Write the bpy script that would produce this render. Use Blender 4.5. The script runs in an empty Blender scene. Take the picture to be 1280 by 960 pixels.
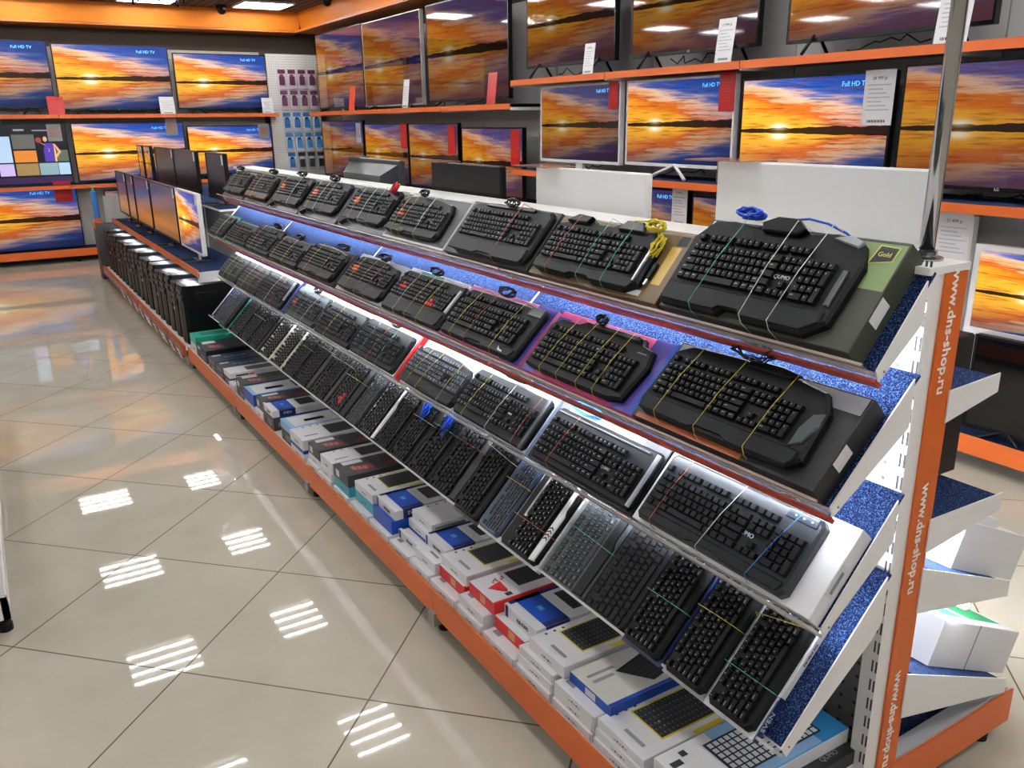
import bpy, math, random
from mathutils import Matrix, Vector
rnd = random.Random(7)
C = bpy.context.scene.collection
SC = bpy.context.scene
V = Vector

# ------------------------------------------------------------------ camera, world, exposure
cam = bpy.data.objects.new('camera', bpy.data.cameras.new('camera'))
C.objects.link(cam)
_y, _p, _r = math.radians(31.58009), math.radians(17.37236), math.radians(-0.74589)
fw = V((math.sin(_y) * math.cos(_p), math.cos(_y) * math.cos(_p), -math.sin(_p)))
rt = V((math.cos(_y), -math.sin(_y), 0))
up = rt.cross(fw)
r2 = math.cos(_r) * rt + math.sin(_r) * up
u2 = -math.sin(_r) * rt + math.cos(_r) * up
mm = Matrix((r2, u2, -fw)).transposed().to_4x4()
mm.translation = V((0, 0, 1.566))
cam.matrix_world = mm
cam.data.sensor_width = 36
cam.data.lens = 1053.3 / 1280 * 36
cam.data.clip_start = 0.02
SC.camera = cam
w = bpy.data.worlds.new('World')
SC.world = w
w.use_nodes = True
w.node_tree.nodes['Background'].inputs[0].default_value = (0.95, 0.97, 1, 1)
w.node_tree.nodes['Background'].inputs[1].default_value = 0.2
SC.view_settings.view_transform = 'Standard'
SC.view_settings.look = 'None'
SC.view_settings.exposure = 0.38
SC.view_settings.gamma = 1
SC.view_settings.use_curve_mapping = False
SC.cycles.use_denoising = True
SC.cycles.max_bounces = 6
SC.cycles.transparent_max_bounces = 8
TUBE_E = 52      # ceiling tubes
LED_E = 130       # shelf light strips
COVE_E = 7       # amber strip inside the cove
SCREEN_E = .95

# ------------------------------------------------------------------ helpers
def lin(h):
    h = h.lstrip('#')
    c = [int(h[i:i + 2], 16) / 255 for i in (0, 2, 4)]
    return tuple(x / 12.92 if x <= .04045 else ((x + .055) / 1.055) ** 2.4 for x in c) + (1,)

MATS = {}
def M(name, hexc='#808080', rough=.5, metal=0, emit=0, spec=.5, trans=0, alpha=1, ior=1.45, coat=0):
    if name in MATS:
        return MATS[name]
    m = bpy.data.materials.new(name)
    m.use_nodes = True
    b = m.node_tree.nodes['Principled BSDF']
    c = lin(hexc)
    b.inputs['Base Color'].default_value = c
    b.inputs['Roughness'].default_value = rough
    b.inputs['Metallic'].default_value = metal
    b.inputs['Specular IOR Level'].default_value = spec
    b.inputs['IOR'].default_value = ior
    b.inputs['Transmission Weight'].default_value = trans
    b.inputs['Alpha'].default_value = alpha
    b.inputs['Coat Weight'].default_value = coat
    if emit:
        b.inputs['Emission Color'].default_value = c
        b.inputs['Emission Strength'].default_value = emit
    MATS[name] = m
    return m

class NT:
    """short hand for building node graphs"""
    def __init__(s, m):
        s.t = m.node_tree
        s.b = s.t.nodes['Principled BSDF']
    def n(s, kind, **kw):
        x = s.t.nodes.new(kind)
        for k, v in kw.items():
            setattr(x, k, v)
        return x
    def put(s, sock, v):
        if isinstance(v, bpy.types.NodeSocket):
            s.t.links.new(v, sock)
        else:
            sock.default_value = v
    def math(s, op, a, b=0.0, c=0.0):
        x = s.n('ShaderNodeMath', operation=op)
        s.put(x.inputs[0], a); s.put(x.inputs[1], b); s.put(x.inputs[2], c)
        return x.outputs[0]
    def mix(s, f, a, b):
        x = s.n('ShaderNodeMix', data_type='RGBA')
        s.put(x.inputs[0], f); s.put(x.inputs[6], a); s.put(x.inputs[7], b)
        return x.outputs[2]
    def ramp(s, f, stops):
        x = s.n('ShaderNodeValToRGB')
        e = x.color_ramp.elements
        while len(e) < len(stops):
            e.new(.5)
        for i, (p, c) in enumerate(stops):
            e[i].position = p
            e[i].color = c
        s.put(x.inputs[0], f)
        return x.outputs[0]
    def noise(s, vec, scale, detail=3, rough=.5):
        x = s.n('ShaderNodeTexNoise')
        s.put(x.inputs['Vector'], vec)
        x.inputs['Scale'].default_value = scale
        x.inputs['Detail'].default_value = detail
        x.inputs['Roughness'].default_value = rough
        return x.outputs[0]
    def xyz(s, coord='Object'):
        tc = s.n('ShaderNodeTexCoord')
        sp = s.n('ShaderNodeSeparateXYZ')
        s.t.links.new(tc.outputs[coord], sp.inputs[0])
        return tc.outputs[coord], sp.outputs[0], sp.outputs[1], sp.outputs[2]
    def comb(s, x, y, z):
        c = s.n('ShaderNodeCombineXYZ')
        for i, v in enumerate((x, y, z)):
            s.put(c.inputs[i], v)
        return c.outputs[0]

def carpet_mat():
    m = M('carpet', '#1c2b5e', .95, spec=.1)
    k = NT(m)
    v, x, y, z = k.xyz()
    n = k.noise(v, 420, 2)
    k.put(k.b.inputs['Base Color'], k.ramp(n, [(.36, lin('#0a1129')), (.53, lin('#14244a')), (.70, lin('#56709f'))]))
    bp = k.n('ShaderNodeBump')
    bp.inputs['Strength'].default_value = .5
    bp.inputs['Distance'].default_value = .002
    k.put(bp.inputs['Height'], n)
    k.put(k.b.inputs['Normal'], bp.outputs[0])
    return m

def floor_mat():
    m = M('floor_tile', '#c9c1ae', .03, spec=.42)
    k = NT(m)
    v, x, y, z = k.xyz()
    r = math.sqrt(.5) / .6
    x0, y0 = .2759, 3.2111
    a = k.math('MULTIPLY', k.math('ADD', k.math('SUBTRACT', x, x0), k.math('SUBTRACT', y, y0)), r)
    b = k.math('MULTIPLY', k.math('SUBTRACT', k.math('SUBTRACT', x, x0), k.math('SUBTRACT', y, y0)), r)
    def line(q):
        f = k.math('FRACT', k.math('ADD', q, 100.5))
        return k.math('LESS_THAN', k.math('ABSOLUTE', k.math('SUBTRACT', f, .5)), .0042)
    g = k.math('MAXIMUM', line(a), line(b))
    n = k.noise(v, 3.0, 5, .6)
    tile = k.ramp(n, [(.3, lin('#bbb3a1')), (.7, lin('#c8c1b0'))])
    k.put(k.b.inputs['Base Color'], k.mix(g, tile, lin('#5b4a3d')))
    k.put(k.b.inputs['Roughness'], k.math('ADD', k.math('MULTIPLY', g, .5), k.math('ADD', .006, k.math('MULTIPLY', k.noise(v, 1.3, 2), .02))))
    return m

def ceil_mat():
    m = M('cell_ceiling', '#4a453f', .7, spec=.2)
    k = NT(m)
    v, x, y, z = k.xyz()
    def line(q):
        f = k.math('FRACT', k.math('MULTIPLY', k.math('ADD', q, 50.0), 10))
        return k.math('LESS_THAN', f, .25)
    g = k.math('MAXIMUM', line(x), line(y))
    k.put(k.b.inputs['Base Color'], k.mix(g, lin('#2a2724'), lin('#6a635b')))
    return m

def peg_mat(name, base, hole, pitch, rad):
    m = M(name, base, .5)
    k = NT(m)
    v, x, y, z = k.xyz()
    def q(c):
        return k.math('SUBTRACT', k.math('FRACT', k.math('DIVIDE', k.math('ADD', c, 20.0), pitch)), .5)
    a, b = q(k.math('ADD', x, y)), q(z)
    d = k.math('ADD', k.math('MULTIPLY', a, a), k.math('MULTIPLY', b, b))
    k.put(k.b.inputs['Base Color'], k.mix(k.math('LESS_THAN', d, rad * rad), lin(base), lin(hole)))
    return m

def screen_mat(name, strength=1.0, warm=0.0, seed=0.0, dark=0.0):
    m = M(name, '#030304', .035 if warm else .3, spec=.4 if warm else .12)
    k = NT(m)
    v, u, w_, z = k.xyz('UV')
    d = k.math('SUBTRACT', w_, .47)
    h = k.math('DIVIDE', k.math('ABSOLUTE', d), .53)
    up_ = k.math('GREATER_THAN', d, 0.0)
    nv = k.comb(k.math('MULTIPLY', u, 1.7), k.math('ADD', k.math('MULTIPLY', h, 6.5), k.math('MULTIPLY', u, .7)), seed)
    n = k.noise(nv, 1.5, 6, .62)
    n2 = k.noise(k.comb(k.math('MULTIPLY', u, 2.6), k.math('MULTIPLY', h, 13.0), seed + 5), 1.6, 5, .6)
    h2 = k.math('ADD', h, k.math('MULTIPLY', k.math('SUBTRACT', n, .5), 1.0))
    h2 = k.math('ADD', h2, k.math('MULTIPLY', k.math('SUBTRACT', u, .62), .72))
    o1, o2 = lin('#ffb01c'), lin('#f57a18')
    sky = k.ramp(h2, [(.0, lin('#fbae30')), (.14, lin('#ef8420')), (.27, lin('#d9651c')), (.38, lin('#f0b078')), (.5, lin('#efc0a4')), (.6, lin('#b79aa6')), (.72, lin('#4a68b0')), (.86, lin('#1d489f')), (1, lin('#0d358c'))])
    streak = k.math('MULTIPLY', k.math('SMOOTH_MIN', k.math('MAXIMUM', k.math('SUBTRACT', n2, .52), 0), .2, .05), 5.5)
    sky = k.mix(streak, sky, lin('#6a3418'))
    low = k.mix(k.math('MULTIPLY', h, .9), sky, lin('#161b3a'))
    col = k.mix(up_, low, sky)
    edge = k.math('MULTIPLY', k.math('POWER', k.math('MAXIMUM', k.math('SUBTRACT', u, .45), 0), 1.2), 1.1)
    col = k.mix(k.math('MINIMUM', edge, .75), col, k.mix(up_, lin('#1a2030'), lin('#2a4688')))
    du = k.math('SUBTRACT', u, .29)
    hs = k.math('SUBTRACT', h, .085)
    r1 = k.math('ADD', k.math('MULTIPLY', k.math('MULTIPLY', du, du), 26.0), k.math('MULTIPLY', k.math('MULTIPLY', hs, hs), 30.0))
    glow = k.math('EXPONENT', k.math('MULTIPLY', r1, -3.4))
    col = k.mix(k.math('MULTIPLY', glow, .85), col, lin('#ffc634'))
    r3 = k.math('ADD', k.math('MULTIPLY', k.math('MULTIPLY', du, du), 240.0), k.math('MULTIPLY', k.math('MULTIPLY', hs, hs), 180.0))
    core = k.math('EXPONENT', k.math('MULTIPLY', r3, -1.6))
    col = k.mix(core, col, lin('#fffbe0'))
    if warm:
        col = k.mix(warm, col, lin('#a35a1c'))
    if dark:
        col = k.mix(dark, col, lin('#15120f'))
    hill = k.math('MULTIPLY', k.noise(k.comb(k.math('MULTIPLY', u, 5.0), 0.3, 1.7), 1.4, 4), .085)
    hill = k.math('MULTIPLY', hill, k.math('ADD', .55, k.math('MULTIPLY', u, .8)))
    hm = k.math('MULTIPLY', k.math('LESS_THAN', d, hill), k.math('GREATER_THAN', d, k.math('MULTIPLY', hill, -.55)))
    col = k.mix(k.math('MULTIPLY', hm, k.math('SUBTRACT', .97, k.math('MULTIPLY', core, .5))), col, lin('#170c08'))
    k.put(k.b.inputs['Emission Color'], col)
    k.b.inputs['Emission Strength'].default_value = strength * SCREEN_E
    return m

white = M('white_metal', '#f1eeea', .35)
white2 = M('white_plastic', '#f8f7f5', .3)
grey = M('grey_panel', '#8d8a86', .5)
lgrey = M('light_grey_panel', '#aaa7a2', .5)
dgrey = M('dark_grey', '#3c3c3e', .5)
black = M('black_plastic', '#0a0b0c', .42, spec=.25)
black2 = M('satin_black', '#08090a', .32, spec=.35)
keyb = M('keycap_black', '#0b0c0d', .5, spec=.25)
keyd = M('keycap_dark', '#191a1c', .5)
deck = M('deck_black', '#0b0d0e', .5, spec=.25)
deckg = M('deck_charcoal', '#101314', .5, spec=.25)
legend = M('key_legend', '#8f9396', .6)
orange = M('orange_paint', '#d8672a', .4)
orange_s = M('orange_strip', '#cc5f18', .45)
red = M('red_print', '#d01f22', .45)
chrome = M('chrome', '#a9a8aa', .12, metal=1)
silver = M('silver_trim', '#b9bdc2', .3, metal=.7)
gun = M('gunmetal', '#53565a', .35, metal=.5)
tube_m = M('lamp_tube', '#ffffff', emit=TUBE_E)
led_m = M('led_white', '#eaf2ff', emit=LED_E)
cove_m = M('cove_amber', '#ffae4a', emit=COVE_E)
acryl = M('clear_acrylic', '#f4f1ec', .08, trans=.0, alpha=.22, spec=.6)
carpet = carpet_mat()
floorm = floor_mat()
ceilm = ceil_mat()
pegm = peg_mat('perforated_white', '#dcd9d4', '#8b8883', .03, .2)
perfm = peg_mat('perforated_back', '#e6e3de', '#5d5b58', .035, .13)
perfg = peg_mat('perforated_grey', '#6c6a67', '#26262a', .035, .13)
navy = M('navy_print', '#16245f', .45)
blue = M('blue_print', '#1446a8', .4)
paper = M('card_white', '#e6e4e4', .5)
ink = M('print_grey', '#8a8b90', .6)
inkd = M('print_dark', '#2b2c31', .6)

class MB:
    def __init__(s):
        s.v, s.f, s.m, s.uv, s.sm = [], [], [], {}, set()
        s.mats = []
    def mi(s, m):
        if m not in s.mats:
            s.mats.append(m)
        return s.mats.index(m)
    def face(s, pts, m, uv=None, smooth=False):
        i = len(s.v)
        s.v += [tuple(p) for p in pts]
        s.f.append(tuple(range(i, i + len(pts))))
        s.m.append(s.mi(m))
        if uv:
            s.uv[len(s.f) - 1] = uv
        return s
    def add(s, vs, fs, m, smooth=False):
        i = len(s.v)
        s.v += [tuple(p) for p in vs]
        k = s.mi(m)
        for f in fs:
            if smooth:
                s.sm.add(len(s.f))
            s.f.append(tuple(i + j for j in f))
            s.m.append(k)
        return s
    def box(s, a, b, m, ch=0.0):
        x0, y0, z0 = (min(a[i], b[i]) for i in range(3))
        x1, y1, z1 = (max(a[i], b[i]) for i in range(3))
        if ch:
            return s.prism([(x0, y0), (x1, y0), (x1, y1), (x0, y1)], z0, z1, m, ch)
        vs = [(x0, y0, z0), (x1, y0, z0), (x1, y1, z0), (x0, y1, z0), (x0, y0, z1), (x1, y0, z1), (x1, y1, z1), (x0, y1, z1)]
        return s.add(vs, [(0, 3, 2, 1), (4, 5, 6, 7), (0, 1, 5, 4), (1, 2, 6, 5), (2, 3, 7, 6), (3, 0, 4, 7)], m)
    def prism(s, poly, z0, z1, m, ch=0.0, top=None):
        n = len(poly)
        rings = [(poly, z0)]
        if ch:
            rings.append((poly, z1 - ch))
            rings.append((inset(poly, ch), z1))
        else:
            rings.append((poly, z1))
        vs, fs = [], []
        for p, z in rings:
            vs += [(q[0], q[1], z if len(q) < 3 else z + q[2]) for q in p]
        for r in range(len(rings) - 1):
            for i in range(n):
                j = (i + 1) % n
                fs.append((r * n + i, r * n + j, (r + 1) * n + j, (r + 1) * n + i))
        fs.append(tuple(reversed(range(n))))
        s.add(vs, fs, m)
        k = (len(rings) - 1) * n
        base = len(s.v) - len(vs)
        s.f.append(tuple(base + k + i for i in range(n)))
        s.m.append(s.mi(top or m))
        return s
    def frustum(s, x0, y0, x1, y1, z0, z1, ins, m):
        vs = [(x0, y0, z0), (x1, y0, z0), (x1, y1, z0), (x0, y1, z0), (x0 + ins, y0 + ins, z1), (x1 - ins, y0 + ins, z1), (x1 - ins, y1 - ins, z1), (x0 + ins, y1 - ins, z1)]
        return s.add(vs, [(4, 5, 6, 7), (0, 1, 5, 4), (1, 2, 6, 5), (2, 3, 7, 6), (3, 0, 4, 7)], m)
    def tube(s, pts, r, m, n=6, closed=False):
        pts = [V(p) for p in pts]
        vs, fs = [], []
        k = len(pts)
        ref = None
        for i, p in enumerate(pts):
            a = pts[max(i - 1, 0)] if not closed else pts[i - 1]
            b = pts[min(i + 1, k - 1)] if not closed else pts[(i + 1) % k]
            t = (b - a).normalized() if (b - a).length > 1e-9 else V((0, 0, 1))
            if ref is None or abs(ref.dot(t)) > .98:
                ref = V((0, 0, 1)) if abs(t.z) < .9 else V((1, 0, 0))
            e = t.cross(ref).normalized()
            g = t.cross(e).normalized()
            ref = -g if False else ref
            for j in range(n):
                q = 2 * math.pi * j / n
                vs.append(p + r * (math.cos(q) * e + math.sin(q) * g))
        for i in range(k if closed else k - 1):
            for j in range(n):
                a, b = i * n + j, i * n + (j + 1) % n
                c, d = ((i + 1) % k) * n + (j + 1) % n, ((i + 1) % k) * n + j
                fs.append((a, b, c, d))
        if not closed:
            fs.append(tuple(reversed(range(n))))
            fs.append(tuple((k - 1) * n + j for j in range(n)))
        return s.add(vs, fs, m, True)
    def mesh(s, name):
        me = bpy.data.meshes.new(name)
        me.from_pydata(s.v, [], s.f)
        for m in s.mats:
            me.materials.append(m)
        me.polygons.foreach_set('material_index', s.m)
        if s.sm:
            me.polygons.foreach_set('use_smooth', [i in s.sm for i in range(len(s.f))])
        if s.uv:
            l = me.uv_layers.new(name='UVMap')
            for fi, uv in s.uv.items():
                for li, q in zip(me.polygons[fi].loop_indices, uv):
                    l.data[li].uv = q
        me.update()
        return me
    def build(s, name, parent=None, mat=None):
        return obj(name, s.mesh(name), parent, mat)

def inset(poly, d):
    cx = sum(p[0] for p in poly) / len(poly)
    cy = sum(p[1] for p in poly) / len(poly)
    mx = max(abs(p[0] - cx) for p in poly) or 1
    my = max(abs(p[1] - cy) for p in poly) or 1
    return [(cx + (p[0] - cx) * (1 - d / mx), cy + (p[1] - cy) * (1 - d / my)) for p in poly]

def obj(name, me, parent=None, mat=None):
    o = bpy.data.objects.new(name, me)
    C.objects.link(o)
    if parent:
        o.parent = parent
    if mat is not None:
        o.matrix_local = mat
    return o

def tag(o, label, cat, group=None):
    o['label'] = label
    o['category'] = cat
    if group:
        o['group'] = group
    return o

def thing(name, label, cat, mat=None, group=None):
    o = bpy.data.objects.new(name, None)
    o.empty_display_size = .05
    C.objects.link(o)
    if mat is not None:
        o.matrix_world = mat
    return tag(o, label, cat, group)

def struct(mb, name):
    o = mb.build(name)
    o['kind'] = 'structure'
    return o

def frame(o, x, y, z):
    m = Matrix((V(x), V(y), V(z))).transposed().to_4x4()
    m.translation = V(o)
    return m

def T(x, y, z):
    return Matrix.Translation((x, y, z))

TXT = {}
def text_mesh(s, size, m, ext=.0004, bold=0.0, align='CENTER'):
    key = (s, size, m.name, align)
    if key not in TXT:
        cu = bpy.data.curves.new('lettering', 'FONT')
        cu.body = s
        cu.size = size
        cu.extrude = ext
        cu.offset = bold
        cu.resolution_u = 2
        cu.align_x = align
        cu.align_y = 'CENTER'
        t = bpy.data.objects.new('lettering', cu)
        me = bpy.data.meshes.new_from_object(t)
        me.materials.clear()
        me.materials.append(m)
        bpy.data.objects.remove(t)
        bpy.data.curves.remove(cu)
        TXT[key] = me
    return TXT[key]

def text(s, size, m, parent, mat, name='lettering', **k):
    return obj(name, text_mesh(s, size, m, **k), parent, mat)

ORD = ['first', 'second', 'third', 'fourth', 'fifth', 'sixth', 'seventh', 'eighth', 'ninth', 'tenth', 'eleventh', 'twelfth', 'thirteenth', 'fourteenth',
       'fifteenth', 'sixteenth', 'seventeenth', 'eighteenth', 'nineteenth', 'twentieth', 'twenty-first', 'twenty-second', 'twenty-third', 'twenty-fourth', 'twenty-fifth', 'twenty-sixth']

# ------------------------------------------------------------------ room
YB, XR, HC = 11.9, 4.25, 2.93
struct(MB().box((-6, -4, -.05), (XR, YB, 0), floorm), 'floor')
struct(MB().box((-6, -4, HC), (XR, YB, HC + .04), ceilm), 'ceiling')
brown = M('brown_wall', '#5d5043', .7)
wallg = M('grey_wall', '#86837e', .7)
struct(MB().box((-6, YB, 0), (XR + .1, YB + .1, HC), brown), 'wall_back')
struct(MB().box((XR, -4, 0), (XR + .1, YB, HC), brown), 'wall_right')
amber = M('amber_fascia_lit', '#e2851f', .5)
amberd = M('amber_lip_shade', '#b3611a', .5)  # cove light and the lip's shade are put into these two ambers
# the orange cove under the ceiling: an inclined fascia and a ledge below it
def cove(name, a, b, nrm):
    a, b, nrm = V(a), V(b), V(nrm)
    mb = MB()
    def strip(z0, d0, z1, d1, m):
        p = [a + nrm * d0 + V((0, 0, z0)), b + nrm * d0 + V((0, 0, z0)), b + nrm * d1 + V((0, 0, z1)), a + nrm * d1 + V((0, 0, z1))]
        mb.face(p, m)
    strip(2.715, -.02, HC, .02, amber)
    strip(2.715, -.02, 2.70, .10, amberd)
    strip(2.70, .10, 2.675, .10, amberd)
    strip(2.675, .10, 2.675, -.5, amberd)
    return struct(mb, name)
cove('trim_1', (-6, 11.5, 0), (3.9, 11.5, 0), (0, -1, 0))
cove('trim_2', (3.9, 11.5, 0), (3.9, -4, 0), (-1, 0, 0))

# ceiling lights
def ceiling_light(x, y, label):
    t = thing('ceiling_light', label, 'ceiling light', T(x, y, HC), 'square ceiling lights')
    if LIGHT:
        for s in LIGHT:
            obj(s[0], s[1], t)
        return
    a = .285
    mb = MB()
    mb.box((-a - .012, -a - .012, -.025), (-a, a + .012, 0), white).box((a, -a - .012, -.025), (a + .012, a + .012, 0), white)
    mb.box((-a, -a - .012, -.025), (a, -a, 0), white).box((-a, a, -.025), (a, a + .012, 0), white)
    LIGHT.append(('frame', mb.mesh('frame')))
    LIGHT.append(('reflector', MB().box((-a, -a, -.004), (a, a, -.001), M('lamp_reflector_glow', '#f4f4f4', .25, emit=.5)).mesh('reflector')))  # weak emission on the reflector stands in for bounced tube light
    for k in range(4):
        yy = (-.21 + .14 * k)
        mb = MB().tube([(-a + .01, yy, -.016), (a - .01, yy, -.016)], .006, tube_m, 8)
        LIGHT.append(('tube', mb.mesh('tube')))
    for s in LIGHT:
        obj(s[0], s[1], t)
LIGHT = []
for r, y in enumerate((10.88, 8.85, 7.0, 5.21, 3.41, 1.6, -.2, -2.0)):
    for c, x in enumerate((3.26, 1.97, .70, -1.9, -3.1)):
        if r > 5 and c > 3:
            continue
        ceiling_light(x, y, f'square four-tube ceiling light, {ORD[r]} row from back wall, {ORD[c]} from the television wall')

# small things under the ceiling
def dome(x, y, z, label):
    t = thing('dome_camera', label, 'camera', T(x, y, z))
    mb = MB().prism([(.06 * math.cos(a * math.pi / 8), .06 * math.sin(a * math.pi / 8)) for a in range(16)], 0, .05, black)
    mb.build('base', t)
    mb = MB()
    n, rows = 14, 5
    vs, fs = [], []
    for i in range(rows):
        q = i / rows * math.pi / 2
        vs += [(.055 * math.cos(q) * math.cos(2 * math.pi * j / n), .055 * math.cos(q) * math.sin(2 * math.pi * j / n), -.055 * math.sin(q)) for j in range(n)]
    vs.append((0, 0, -.055))
    for i in range(rows - 1):
        fs += [(i * n + j, (i + 1) * n + j, (i + 1) * n + (j + 1) % n, i * n + (j + 1) % n) for j in range(n)]
    fs += [((rows - 1) * n + j, rows * n, (rows - 1) * n + (j + 1) % n) for j in range(n)]
    mb.add(vs, fs, M('dome_glass', '#0b0b0d', .05), True)
    mb.build('dome', t)
dome(2.85, 11.2, HC - .05, 'black dome camera on the ceiling edge above the back wall')
dome(3.72, 9.95, HC - .05, 'black dome camera on the ceiling edge above the television wall')
t = thing('hanging_drone', 'white four-armed gadget with dark tips hanging below the ceiling', 'drone', T(1.72, 9.0, 2.70))
mb = MB().prism([(.07 * math.cos(a * math.pi / 6), .1 * math.sin(a * math.pi / 6)) for a in range(12)], -.02, .04, white2, .015)
mb.build('body', t)
for sx in (-1, 1):
    for sy in (-1, 1):
        MB().tube([(sx * .04, sy * .04, .01), (sx * .13, sy * .1, .03), (sx * .2, sy * .13, .0)], .013, white2, 8).build('arm', t)
        MB().tube([(sx * .2, sy * .13, .01), (sx * .2, sy * .13, -.06)], .012, black, 8).build('motor', t)
MB().tube([(0, 0, .04), (0, 0, .23)], .004, black).build('cord', t)

# ------------------------------------------------------------------ the long gondola
Y0, BAY, NB = .93, 1.21, 4
XP = 1.455
TIER = [((1.317, 1.124), (1.459, 1.293), 1.099), ((1.229, .878), (1.455, 1.098), .856), ((1.242, .618), (1.456, .851), .676), ((1.16, .375), (1.45, .674), .53)]
YE = Y0 + BAY * NB
g = thing('display_gondola', 'long white shop gondola with orange lettered end post and orange plinth', 'shop gondola', T(1.53, Y0, 0))
GI = T(-1.53, -Y0, 0)
for k in range(NB + 1):
    y = Y0 + BAY * k
    MB().box((1.4575, y - .03, .05), (1.56, y + .008, 1.285), white).build('upright', g, GI)
    mb = MB()
    for z in range(24):
        for yy in (-.0295, -.0205):
            if k == 0:
                mb.box((1.4570, y + yy, .19 + z * .0475), (1.459, y + yy + .004, .19 + z * .0475 + .028), M('slot_dark', '#4a4849', .8))
    if k == 0:
        mb.build('slot_groove', g, GI)
    MB().box((1.0, y - .02, .03), (2.06, y + .02, .075), grey).build('base_leg', g, GI)
    for x in (1.05, 2.0):
        MB().prism([(x + .022 * math.cos(a * math.pi / 6), y + .022 * math.sin(a * math.pi / 6)) for a in range(12)], 0, .018, black).box((x - .008, y - .008, .01), (x + .008, y + .008, .05), black).build('foot', g, GI)
for k in range(NB):
    a, b = Y0 + BAY * k + .031, Y0 + BAY * (k + 1) - .031
    MB().box((1.51, a, .42), (1.53, b, 1.28), perfm).build('back_panel', g, GI)
    MB().box((1.51, a, .145), (1.53, b, .42), perfg).build('back_panel', g, GI)
    MB().box((1.015, a - .03, .125), (1.508, b + .03, .14), white).build('base_deck', g, GI)
    MB().box((1.01, a - .03, .06), (1.016, b + .03, .15), orange).build('plinth_board', g, GI)
    MB().box((1.532, a - .03, .10), (2.05, b + .03, .115), carpet).build('base_deck', g, GI)
    MB().box((2.06, a - .03, .05), (2.068, b + .03, .14), orange).build('plinth_board', g, GI)
MB().box((1.445, Y0 - .035, 1.286), (1.575, YE + .03, 1.30), white).build('top_cap', g, GI)
MB().box((1.499, Y0 - .036, .04), (1.567, Y0 - .0305, 1.285), orange_s).build('end_strip', g, GI)
# end board of the plinth on the far side, with its grey channel
MB().box((1.567, Y0 - .034, .045), (2.068, Y0 - .028, .141), orange).build('end_board', g, GI)
MB().box((1.567, Y0 - .027, .10), (2.05, Y0 + .01, .150), M('channel_grey', '#b9bbbf', .35)).build('end_channel', g, GI)
MB().box((1.018, Y0 - .034, .045), (1.477, Y0 - .028, .141), orange).build('end_board', g, GI)
wt = M('lettering_white', '#f6f2ee', .5)
for z in (1.171, .728, .283):
    text('www.dns-shop.ru', .0355, wt, g, GI @ frame((1.530, Y0 - .0365, z), (0, 0, -1), (1, 0, 0), (0, -1, 0)), bold=.0006)
# chrome pole on the gondola top
t = thing('chrome_pole', 'shiny chrome pole rising from the gondola top behind the orange post', 'pole', T(1.532, .962, 1.30))
cir = lambda r, n=20: [(r * math.cos(2 * math.pi * a / n), r * math.sin(2 * math.pi * a / n)) for a in range(n)]
MB().tube([(0, 0, 0), (0, 0, HC - 1.30)], .0145, chrome, 20).build('tube', t)
MB().prism(cir(.032), 0, .006, chrome, .002).prism(cir(.02), .006, .02, chrome, .004).build('flange', t)

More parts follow.
